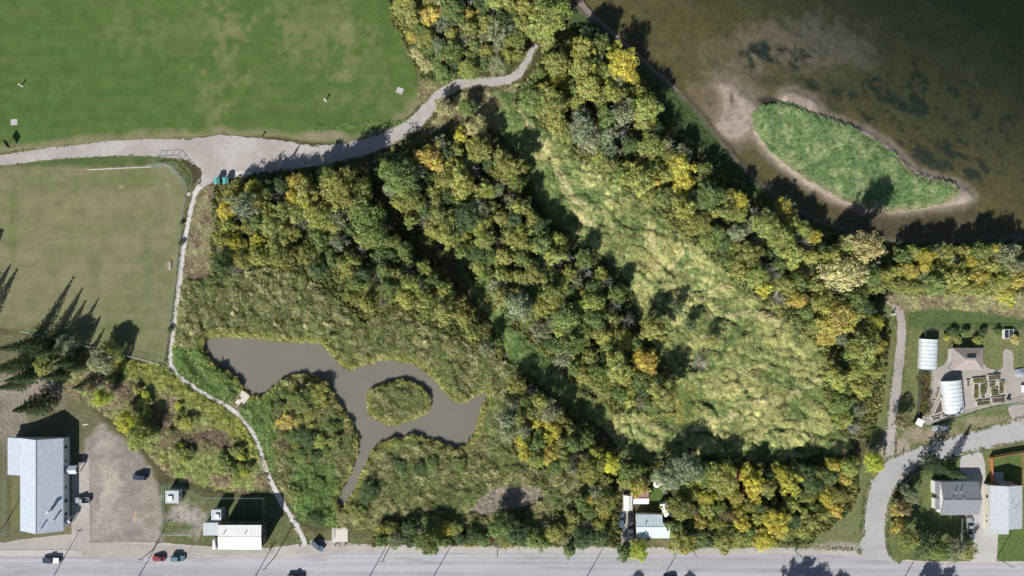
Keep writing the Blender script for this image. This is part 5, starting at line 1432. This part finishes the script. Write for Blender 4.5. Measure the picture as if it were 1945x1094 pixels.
vehicle('sedan', 4.5, P['black'], 1272, 1099, 180, 'dark car half cut off by the bottom edge right of the house')
vehicle('sedan', 4.5, P['steel'], 1181, 989, 90, 'steel blue car on the left side of the house driveway')
vehicle('pickup', 5.4, P['black'], 1198.5, 987, 90, 'black pickup in the driveway beside the bungalow')
vehicle('suv', 4.3, P['white'], 1197.5, 1018, 90, 'white car at the mouth of the house driveway')
vehicle('suv', 5.2, P['silver'], 1786, 813, 184, 'silver car parked outside the garden fence')
vehicle('pickup', 5.7, P['silver'], 1842, 999, 92, 'silver pickup with a dark bed parked beside the grey house')

# ------------------------------------------------------------------ fences
M_mesh = pmat('fence_wire', (.42, .46, .45), (.36, .40, .39), 3, .5, 0, .5)
M_green = pmat('green_fence_wire', (.10, .22, .17), (.08, .18, .14), 3, .5, 0, .3)
def chain_fence(name, label, line, h, m=None, step=3.0, wire=.45, rails=1, rpost=.045):
    m = m or M_mesh
    p0 = W(*line[0]); root = empty(name, p0, 0, label, 'fence')
    pts = [W(*q) - p0 for q in line]
    wires = MB()
    for a, b in zip(pts[:-1], pts[1:]):
        d = b - a; n = max(1, round(d.length / step))
        for i in range(n + (1 if b is pts[-1] else 0)):
            q = a + d * i / n; MB().bar((q.x, q.y, -.05), (q.x, q.y, h + .04), rpost, rpost, 6).build('post', m, root)
        for k in range(rails + 1):
            z = h if k == rails else .12 + k * (h - .12) / max(rails, 1)
            MB().bar((a.x, a.y, z), (b.x, b.y, z), rpost * .8, rpost * .8, 5).build('rail', m, root)
        nw = int(d.length / wire); t = Vector((d.x, d.y, 0)).normalized()
        for i in range(nw):
            q = a + d * (i / nw); r2 = min(1.0, (d.length - d.length * i / nw) / h)
            wires.bar((q.x, q.y, .1), (q.x + t.x * h * r2, q.y + t.y * h * r2, .1 + (h - .1) * r2), .008, .008, 3)
            q = b - d * (i / nw)
            wires.bar((q.x, q.y, .1), (q.x - t.x * h * r2, q.y - t.y * h * r2, .1 + (h - .1) * r2), .008, .008, 3)
    w = wires.build('wire_mesh', m, root); w['kind'] = 'stuff'
    return root
chain_fence('backstop', 'tall chain link backstop at the corner of the ball field', [(290, 317), (327, 315), (353, 343), (357, 366)], 4.6, step=2.6, rails=3, rpost=.07, wire=.35)
chain_fence('field_fence', 'low white railed fence left of the tall backstop', [(168, 323), (230, 320), (289, 317.4)], 1.1, M_white, 3.0, .5, 1, .05)
chain_fence('field_fence', 'chain link fence along the footpath side of the ball field', [(352, 374), (345, 440), (336, 520), (325, 610), (312, 690)], 1.8)
chain_fence('field_fence', 'chain link fence along the bottom of the ball field', [(308, 692), (220, 669), (120, 646), (42, 629)], 1.8)
chain_fence('yard_fence', 'chain link fence round the yard behind the workshop', [(370, 1014), (308, 1013), (312, 922), (346, 923), (385, 944), (503, 944), (503, 986)], 1.9)
chain_fence('hall_fence', 'chain link fence left of the hall', [(14, 840), (14, 1020)], 1.8)
chain_fence('garden_fence', 'green wire fence round the community garden', [(1965, 626), (1754, 626), (1745, 720), (1739, 802), (1765, 812), (1820, 794), (1880, 775), (1965, 758)], 1.7, M_green)
def board_fence(name, label, line, h, m, step=2.6):
    p0 = W(*line[0]); root = empty(name, p0, 0, label, 'fence'); pts = [W(*q) - p0 for q in line]
    for a, b in zip(pts[:-1], pts[1:]):
        d = b - a; n = max(1, round(d.length / step)); t = d.normalized(); az = math.atan2(d.y, d.x)
        for i in range(n + 1):
            q = a + d * i / n; MB().box(q.x, q.y, h / 2, .14, .14, h + .1, az).build('post', m, root)
        for i in range(n):
            q = a + d * (i + .5) / n; w = d.length / n - .16
            pn = MB().box(q.x, q.y, h / 2 + .05, w, .05, h - .2, az).build('panel', m, root)
            MB().box(q.x, q.y, h - .02, w, .12, .05, az).build('cap_rail', m, pn)
board_fence('board_fence', 'orange board fence on the left of the back garden', [(1879, 870), (1880.5, 920)], 1.9, M_orange)
board_fence('board_fence', 'orange board fence along the top of the back garden', [(1879, 868), (1910, 862), (1944, 857)], 1.9, M_orange)
board_fence('board_fence', 'orange board fence on the right of the back garden', [(1944, 859), (1944.5, 925)], 1.9, M_orange)
board_fence('board_fence', 'orange board fence on the right of the front lawn', [(1945, 992), (1945, 1030)], 1.9, M_orange)
board_fence('board_fence', 'dark board fence along the inside of the crescent bend', [(1708, 958), (1710, 922), (1745, 892), (1775, 880)], 1.5, M_pole)
board_fence('board_fence', 'white picket fence beside the concrete driveway', [(1826, 985), (1824, 1028)], 1.0, M_white)

# ------------------------------------------------------------------ decks and bridge
def planks(root, sx, sy, z, n, m, along='x', t=.06):
    for i in range(n):
        if along == 'x':
            w = sy / n; MB().box(0, -sy / 2 + w * (i + .5), z + random.uniform(-.004, .004), sx, w - .03, t).build('plank', m, root)
        else:
            w = sx / n; MB().box(-sx / 2 + w * (i + .5), 0, z + random.uniform(-.004, .004), w - .03, sy, t).build('plank', m, root)
M_pale = pmat('pale_boards', (.62, .58, .52), (.54, .50, .45), 2.5, .8, .004, stretch=(1, 5, 1))
vp = empty('viewing_platform', W(463, 754), R(-38), 'pale wooden viewing platform at the left end of the pond', 'platform')
planks(vp, 3.2, 3.4, .42, 14, M_pale)
for sx, sy in ((-1, -1), (1, -1), (1, 1), (-1, 1)): MB().box(sx * 1.45, sy * 1.55, .1, .14, .14, .9).build('post', M_pale, vp)
for s in (-1, 1): MB().box(s * 1.56, 0, .95, .08, 3.3, .1).build('railing', M_pale, vp)
MB().box(0, 1.66, .95, 3.2, .08, .1).build('railing', M_pale, vp)
for i in range(9): MB().box(-.35, -1.86 - i * .27, .40 - i * .03, 1.5, .24, .06).build('gangway_plank', M_pale, vp)
br = empty('footbridge', W(503, 884), R(-72), 'short wooden footbridge with railings on the footpath', 'bridge')
planks(br, 4.2, 1.7, .14, 15, M_wood, 'y')
for s in (-1, 1):
    MB().box(0, s * .88, 1.0, 4.3, .1, .08).build('railing', M_pale, br)
    for xx in (-2.0, -.7, .7, 2.0): MB().box(xx, s * .88, .5, .1, .1, 1.0).build('post', M_pale, br)
dkk = empty('wooden_deck', W(646, 1014), R(-1), 'square pale wooden deck beside the road', 'deck')
planks(dkk, 5.4, 5.2, .28, 12, M_pale, 'x')
MB().box(0, 0, .11, 5.2, 5.0, .2).build('frame', M_wood, dkk)
for s in (-1, 1): MB().box(-2.2 + s * .32, .2, .95, .08, 4.0, .08).build('railing', M_wood, dkk)
for i in range(7): MB().box(-2.2, -1.7 + i * .62, .95, .56, .07, .06).build('rung', M_wood, dkk)
for yy in (-1.7, .2, 2.1): MB().box(-2.2, yy, .6, .1, .1, .68).build('post', M_wood, dkk)
for i, (px, w) in enumerate(((637, 'left'), (646, 'middle'), (655, 'right'))):
    bo = empty('bollard', W(px, 1036), 0, '%s wooden bollard in front of the square deck' % w, 'bollard', 'bollards by the deck')
    MB().bar((0, 0, 0), (0, 0, .85), .11, .10, 8).build('post', M_pole, bo); MB().bar((0, 0, .85), (0, 0, .9), .12, .07, 8).build('cap', M_dark, bo)

# ------------------------------------------------------------------ utility poles
POLES = [(522, 1058, 11.2, 'pole by the footpath end, its long shadow crossing the grass'), (290, 1045, 9.0, 'pole above the red car'), (735, 1048, 9.5, 'pole left of the round green roadside tree'), (945, 1046, 6.0, 'short pole below the roadside hedge'),
         (1316, 1046, 5.5, 'pole right of the bungalow front'), (1510, 1046, 9.0, 'pole at the right end of the eastern roadside wood'), (700, 1098, 10.5, 'pole below the wooden deck at the bottom edge'), (822, 1098, 10.5, 'pole at the bottom edge below the roadside hedge'),
         (482, 1100, 10.5, 'pole with transformer at the bottom edge below the workshop'), (262, 1098, 10.5, 'pole at the bottom edge left of the red car'), (100, 1098, 14.0, 'pole at the bottom edge below the navy pickup'), (1112, 1100, 10.0, 'pole at the bottom edge left of the house driveway'),
         (1258, 1100, 9.5, 'pole at the bottom edge below the bungalow'), (1893, 1060, 8.5, 'pole at the end of the concrete driveway'), (1716, 1100, 9.0, 'pole at the bottom edge right of the crescent road'), (8, 1000, 9.0, 'pole at the left edge beside the hall'), (1290, 935, 6.0, 'pale leaning pole beside the bungalow lawn'), (1172, 1040, 7.0, 'pole left of the house driveway')]
for px, py, h, lab in POLES:
    o = empty('utility_pole', W(px, py), R(90), 'wooden utility ' + lab if lab.startswith('pole') else 'wooden ' + lab, 'utility pole', 'utility poles')
    MB().bar((0, 0, -.1), (0, 0, h), .16, .10, 8).build('mast', M_pole, o)
    if h > 8:
        MB().box(0, 0, h - .6, .12, 2.2, .14).build('crossarm', M_pole, o)
        for yy in (-.95, .0, .95): MB().bar((0, yy, h - .53), (0, yy, h - .28 if yy else h + .2), .05, .03, 6).build('insulator', M_steel, o)
    if 'transformer' in lab: MB().bar((.32, 0, h - 2.4), (.32, 0, h - 1.3), .28, .28, 12).build('transformer', M_steel, o)
    if px in (290, 735, 1316): 
        MB().bar((0, 0, h - .2), (0, -2.2, h + .2), .05, .04, 6).build('lamp_arm', M_steel, o); MB().box(0, -2.4, h + .17, .25, .6, .12).build('lamp_head', M_steel, o)

# ------------------------------------------------------------------ sports field things
sb = empty('sign_board', W(22, 276), R(-58), 'dark blue back of a board on two posts by the left path', 'sign')
for s in (-1, 1): MB().box(s * 1.0, 0, .9, .12, .12, 1.8).build('post', M_pole, sb)
MB().box(0, 0, 2.5, 2.9, .10, 1.9).build('panel', M_dark, sb)
for px, py, dg, lab in ((27, 232, 3, 'pale concrete pad in the grass at the left edge'), (759.5, 172, -22, 'tilted pale concrete pad near the right edge of the field')):
    o = empty('concrete_pad', W(px, py), R(dg), lab, 'pad'); MB().box(0, 0, .05, 2.3, 2.0, .10).build('slab', M_conc, o)
    for sx, sy in ((-1, -1), (1, -1), (1, 1), (-1, 1)): MB().bar((sx * .9, sy * .75, .1), (sx * .9, sy * .75, .16), .09, .07, 6).build('bolt', M_steel, o)
for px, py, m, lab in ((42, 163, M_cream, 'small pale marker post in the left part of the sports field'), (619, 191, M_cream, 'small marker post in the right part of the sports field'), (497, 262, M_pole, 'dark marker post on the top edge of the gravel apron'), (1694, 597, M_white, 'white information post beside the east footpath')):
    o = empty('marker_post', W(px, py), 0, lab, 'post'); MB().box(0, 0, .75, .28, .28, 1.5).build('post', m, o); MB().box(0, 0, 1.62, .55, .45, .25).build('head', m, o); MB().box(0, 0, .03, .8, .8, .06).build('foot', M_conc, o)
bn = empty('field_bench', W(324, 505), R(85), 'small white metal bench by the ball field fence', 'bench')
MB().box(0, 0, .45, 2.4, .35, .06).build('seat', M_white, bn); MB().box(0, .3, .75, 2.4, .06, .3).build('backrest', M_white, bn)
for s in (-1, 1): MB().box(s * 1.0, .1, .22, .08, .5, .44).build('leg', M_white, bn)
lg = empty('white_plank', W(163, 806), R(8), 'white beam lying in the grass above the dirt lot', 'beam')
MB().box(0, 0, .12, 1.9, .35, .22).build('beam', M_white, lg); MB().box(0, 0, .24, 1.7, .12, .03).build('strap', M_steel, lg)

# ------------------------------------------------------------------ community garden
def tunnel_mat():
    m, nt, b = nmat('greenhouse_film')
    f = noise(nt, .8, 5, vec=objvec(nt)); nt.links.new(mixc(nt, ramp(nt, f, 0, 1), (.62, .66, .68), (.52, .56, .58)), b.inputs['Base Color'])
    b.inputs['Roughness'].default_value = .3; b.inputs['Transmission Weight'].default_value = 0.0; b.inputs['Coat Weight'].default_value = .3
    return m
M_film = tunnel_mat()
def greenhouse(px, py, wpx, lpx, deg, label):
    h = 2.9; p = W(px, py, h * .6); o = empty('greenhouse', (p.x, p.y, 0), R(deg), label, 'greenhouse')
    w, L = wpx * S / 2, lpx * S / 2
    arc = [(-w, 0), (-w, 1.1)] + [(-w * math.cos(t * math.pi / 12), 1.1 + (h - 1.1) * math.sin(t * math.pi / 12)) for t in range(1, 12)] + [(w, 1.1), (w, 0)]
    n = 8
    for k in range(n):          # film stretched bay by bay between hoops
        y0, y1 = -L + 2 * L * k / n, -L + 2 * L * (k + 1) / n
        ym = (y0 + y1) / 2
        secs = [[(x, y, z * sc_) for x, z in arc] for y, sc_ in ((y0 + .03, 1), (ym, .985), (y1 - .03, 1))]
        mb = MB(); m_ = len(arc); vs = [q for c in secs for q in c]
        mb.add(vs, [(r * m_ + i, r * m_ + i + 1, (r + 1) * m_ + i + 1, (r + 1) * m_ + i) for r in range(2) for i in range(m_ - 1)])
        mb.build('panel', M_film, o, True)
    for k in range(n + 1):
        y = -L + 2 * L * k / n; hb = MB()
        for (x0, z0), (x1, z1) in zip(arc[:-1], arc[1:]): hb.bar((x0 * 1.005, y, z0 + .02), (x1 * 1.005, y, z1 + .02), .035, .035, 4)
        hb.build('hoop', M_steel, o)
    for s in (-1, 1):
        mb = MB(); mb.add([(x, s * L, z) for x, z in arc], [tuple(range(len(arc)))]); mb.build('end_wall', M_film, o)
    door(o, 0, -L - .01, 1.1, 2.0, 'y', -1, M_white)
greenhouse(1766, 673, 33, 57, -2.5, 'white tunnel greenhouse in the top left of the garden')
greenhouse(1813, 754, 36, 62, 6, 'white tunnel greenhouse among the raised beds')
pv = empty('pavilion', W(1838.5, 682, 3.0).to_2d().to_3d(), 0, 'hip roofed brown shingle pavilion in the garden', 'pavilion')
hw_, hd = 29 * S, 21 * S; rl = 1.5; ridge_z, ez = 4.6, 2.9
for q in ([(-hw_, -hd, ez), (hw_, -hd, ez), (rl, 0, ridge_z), (-rl, 0, ridge_z)], [(hw_, hd, ez), (-hw_, hd, ez), (-rl, 0, ridge_z), (rl, 0, ridge_z)], [(hw_, -hd, ez), (hw_, hd, ez), (rl, 0, ridge_z)], [(-hw_, hd, ez), (-hw_, -hd, ez), (-rl, 0, ridge_z)]):
    MB().slab(q, .14).build('roof_panel', M_brownroof, pv)
cu = MB().box(0, 0, ridge_z - .02, 2.6, .8, .5).build('cupola', M_white, pv); MB().box(0, .1, ridge_z + .27, 2.9, .9, .08).build('cupola_roof', M_brownroof, cu)
for sx in (-1, 0, 1):
    for sy in (-1, 1): MB().box(sx * (hw_ - .35), sy * (hd - .35), ez / 2, .18, .18, ez).build('post', M_pole, pv)
MB().box(0, 0, .06, 2 * hw_ - .6, 2 * hd - .6, .12).build('floor_slab', M_conc, pv)
M_bedwood = pmat('bed_boards', (.60, .56, .50), (.50, .46, .41), 2, .8)
sprout = [leaf_quads(np.random.default_rng(400 + i).normal(size=(90, 3)) * np.array([.28, .28, .12]) + np.array([0, 0, .25]), np.tile([0, 0, 1.], (90, 1)), .16, np.random.default_rng(410 + i)) for i in range(3)]
SPROUT = [mesh_np('plant', v, f, M_leaf, q) for v, f, q in sprout]
BEDS = [(1858.3, 722.1, 25, 10, 5, 1, 'upper left bed of the raised bed square'), (1887.4, 716, 25, 10, 5, .4, 'upper right bed of the raised bed square'), (1852.7, 742, 10, 28, 0, .7, 'left side bed of the raised bed square'), (1867, 737, 13, 19, 0, 1, 'lush inner left bed of the raised bed square'),
        (1883, 730, 13, 9, 0, .6, 'upper inner bed with pale stones in the raised bed square'), (1888, 744, 14, 15, 0, .9, 'inner right bed of the raised bed square'), (1900.5, 735, 10, 24, 0, .5, 'right side bed of the raised bed square'), (1866, 765, 26, 9, 7, .6, 'lower left bed of the raised bed square'),
        (1895, 759, 26, 10, 6, .3, 'lower right bed of the raised bed square'), (1837.5, 727.7, 6, 12, 0, 0, 'small bare bed right of the lower greenhouse'), (1791.5, 733, 6, 15, 4, .5, 'topmost bed on the left of the lower greenhouse'), (1795.2, 753.3, 7, 16, 4, 0, 'middle bed on the left of the lower greenhouse'),
        (1798, 772.6, 7, 16, 4, 0, 'lowest upright bed on the left of the lower greenhouse'), (1777, 793.5, 17, 6, 14, 0, 'left bed along the bottom garden fence'), (1796, 787.5, 17, 6, 14, 0, 'right bed along the bottom garden fence'), (1778.6, 746.8, 5, 17, -20, 0, 'slanted narrow bed nearest the garden yard'),
        (1770, 768, 4, 18, -22, .5, 'slanted narrow bed below the other slanted bed'), (1866, 752, 8, 9, 0, .8, 'small planted bed inside the raised bed square')]
for px, py, w, h, dg, veg, lab in BEDS:
    o = empty('raised_bed', W(px, py), R(dg), lab, 'planter', 'raised beds of the community garden')
    sx, sy, hh = w * S, h * S, .55; t = .12
    MB().box(0, sy / 2 - t / 2, hh / 2, sx, t, hh).build('board', M_bedwood, o); MB().box(0, -sy / 2 + t / 2, hh / 2, sx, t, hh).build('board', M_bedwood, o)
    for s in (-1, 1): MB().box(s * (sx / 2 - t / 2), 0, hh / 2, t, sy - 2 * t, hh).build('board', M_bedwood, o)
    MB().box(0, 0, hh / 2 - .06, sx - 2 * t, sy - 2 * t, hh - .12).build('soil', M_soilbed, o)
    for i in range(int(veg * sx * sy * 1.1)):
        c = link('plant', random.choice(SPROUT), None, o); c.location = (random.uniform(-.5, .5) * (sx - .5), random.uniform(-.5, .5) * (sy - .5), hh - .1); c.rotation_euler.z = random.uniform(0, 6); c.scale = [random.uniform(.8, 1.5)] * 3
        c.color = random.choice([(.36, .38, .09, 1), (.20, .30, .09, 1), (.42, .40, .10, 1), (.18, .26, .11, 1)])
tb = empty('triangular_bed', W(1782, 775), 0, 'triangular raised bed with pale edging', 'planter')
tri = [W(*q) - W(1782, 775) for q in ((1786.7, 752.9), (1789.3, 781), (1770.2, 789))]
for i in range(3):
    a, b = tri[i], tri[(i + 1) % 3]; m_ = (a + b) / 2; MB().box(m_.x, m_.y, .25, (b - a).length, .3, .5, math.atan2((b - a).y, (b - a).x)).build('board', M_bedwood, tb)
MB().prism([(q.x * .95, q.y * .95) for q in tri], .02, .42).build('soil', M_soilbed, tb)
gs, hx, hy = flat_block('tool_shed', 'white roofed tool shed at the lower left corner of the garden', 'shed', (1740.5, 796, 1754, 809), 2.4, M_white, M_pole, R(-28), .1)
door(gs, 0, -hy, .8, 1.8, 'y', -1)
pb = empty('planting_bed', W(1756, 748), 0, 'long planted border inside the left garden fence', 'planter')
MB().prism([(q.x, q.y) for q in [W(*q) - W(1756, 748) for q in ((1746, 704), (1760, 704), (1767, 720), (1766, 745), (1758, 775), (1746, 795), (1742, 780))]], .01, .25).build('soil', M_soilbed, pb)
for i in range(46):
    c = link('plant', random.choice(SPROUT), None, pb); q = W(random.uniform(1746, 1764), random.uniform(708, 785)) - W(1756, 748); c.location = (q.x, q.y, .2); c.scale = [random.uniform(1.4, 2.6)] * 3
    c.color = random.choice([(.10, .06, .06, 1), (.16, .12, .08, 1), (.24, .22, .05, 1), (.12, .18, .06, 1), (.3, .22, .05, 1)])
cf = empty('cold_frame', W(1913, 634), 0, 'white framed glass cold frame in the top right of the garden', 'cold frame')
MB().box(0, 0, .45, 3.4, 3.2, .9).build('base', M_white, cf)
for sx in (-1, 1): MB().box(sx * .78, 0, .93, 1.4, 2.9, .05).build('pane', M_pane, cf)
tpn = empty('tarpaulin', W(1936, 708), R(8), 'blue grey tarpaulin over a heap at the right edge of the garden', 'tarpaulin')
mb = MB()
secs = [[(x, y, .75 * math.exp(-(x * x + y * y) * .5) + .08 + random.uniform(0, .12)) for x in np.linspace(-1.6, 1.6, 9)] for y in np.linspace(-1.4, 1.4, 8)]
mb.add([q for r_ in secs for q in r_], [(r_ * 9 + i, r_ * 9 + i + 1, (r_ + 1) * 9 + i + 1, (r_ + 1) * 9 + i) for r_ in range(7) for i in range(8)])
mb.build('sheet', pmat('tarp_plastic', (.16, .20, .27), (.40, .42, .45), 1.2, .4), tpn); MB().box(0, 0, .15, 2.2, 2.0, .3).build('heap', M_soilbed, tpn)
bx = empty('potting_bench', W(1942, 738), 0, 'white potting table at the right edge of the garden', 'table')
MB().box(0, 0, .85, 1.8, 2.4, .08).build('top', M_white, bx)
for sx, sy in ((-1, -1), (1, -1), (1, 1), (-1, 1)): MB().box(sx * .75, sy * 1.0, .4, .1, .1, .82).build('leg', M_white, bx)
bn2 = empty('waste_bin', W(1914, 757), .5, 'dark waste bin below the raised bed square', 'bin')
MB().bar((0, 0, 0), (0, 0, 1.0), .45, .55, 12).build('body', M_dark, bn2); MB().bar((0, 0, 1.0), (0, 0, 1.1), .58, .3, 12).build('lid', M_dark, bn2)
for px, py, r, look, lab in ((1798, 641, 6, 'yellow', 'small yellow shrub inside the top garden fence'), (1818, 646, 9, 'olive', 'shrub behind the pavilion on the left'), (1858, 648, 10, 'yellow green', 'yellow green shrub behind the pavilion on the right'), (1812, 632, 9, 'dark green', 'dark shrub on the top garden fence'), (1835, 633, 8, 'green', 'green shrub in the middle of the top garden fence'),
                             (1868, 632, 8, 'dark green', 'dark shrub on the top fence behind the right shrub'), (1896, 634, 8, 'green', 'green shrub left of the cold frame'), (1928, 645, 9, 'pale straw', 'pale straw shrub right of the cold frame')):
    o = add_tree(px, py, r, look, 'notable', kind='fine', h=2.4, label=lab); o['label'] = lab
# wires along the road
def wire(label, pts):
    o = MB(); 
    for a, b in zip(pts[:-1], pts[1:]):
        prev = Vector(a)
        for k in range(1, 9):
            t = k / 8; q = Vector(a).lerp(Vector(b), t); q.z -= 1.1 * 4 * t * (1 - t); o.bar(prev, q, .018, .018, 3); prev = q
    tag(o.build('power_line', M_dark), label, 'power line')
line = sorted([p for p in POLES if p[1] > 1090])
pts = [W(p[0], p[1]) + Vector((0, 0, p[2] + .15)) for p in line]
wire('thin power line strung along the bottom edge of the road', [pts[0] + Vector((-60, 0, 0))] + pts + [pts[-1] + Vector((90, 0, 0))])
north = [p for p in sorted(POLES) if p[0] in (290, 522, 735)]
wire('thin power line strung over the road verge between the left poles', [W(p[0], p[1]) + Vector((0, 0, p[2] - .3)) for p in north])
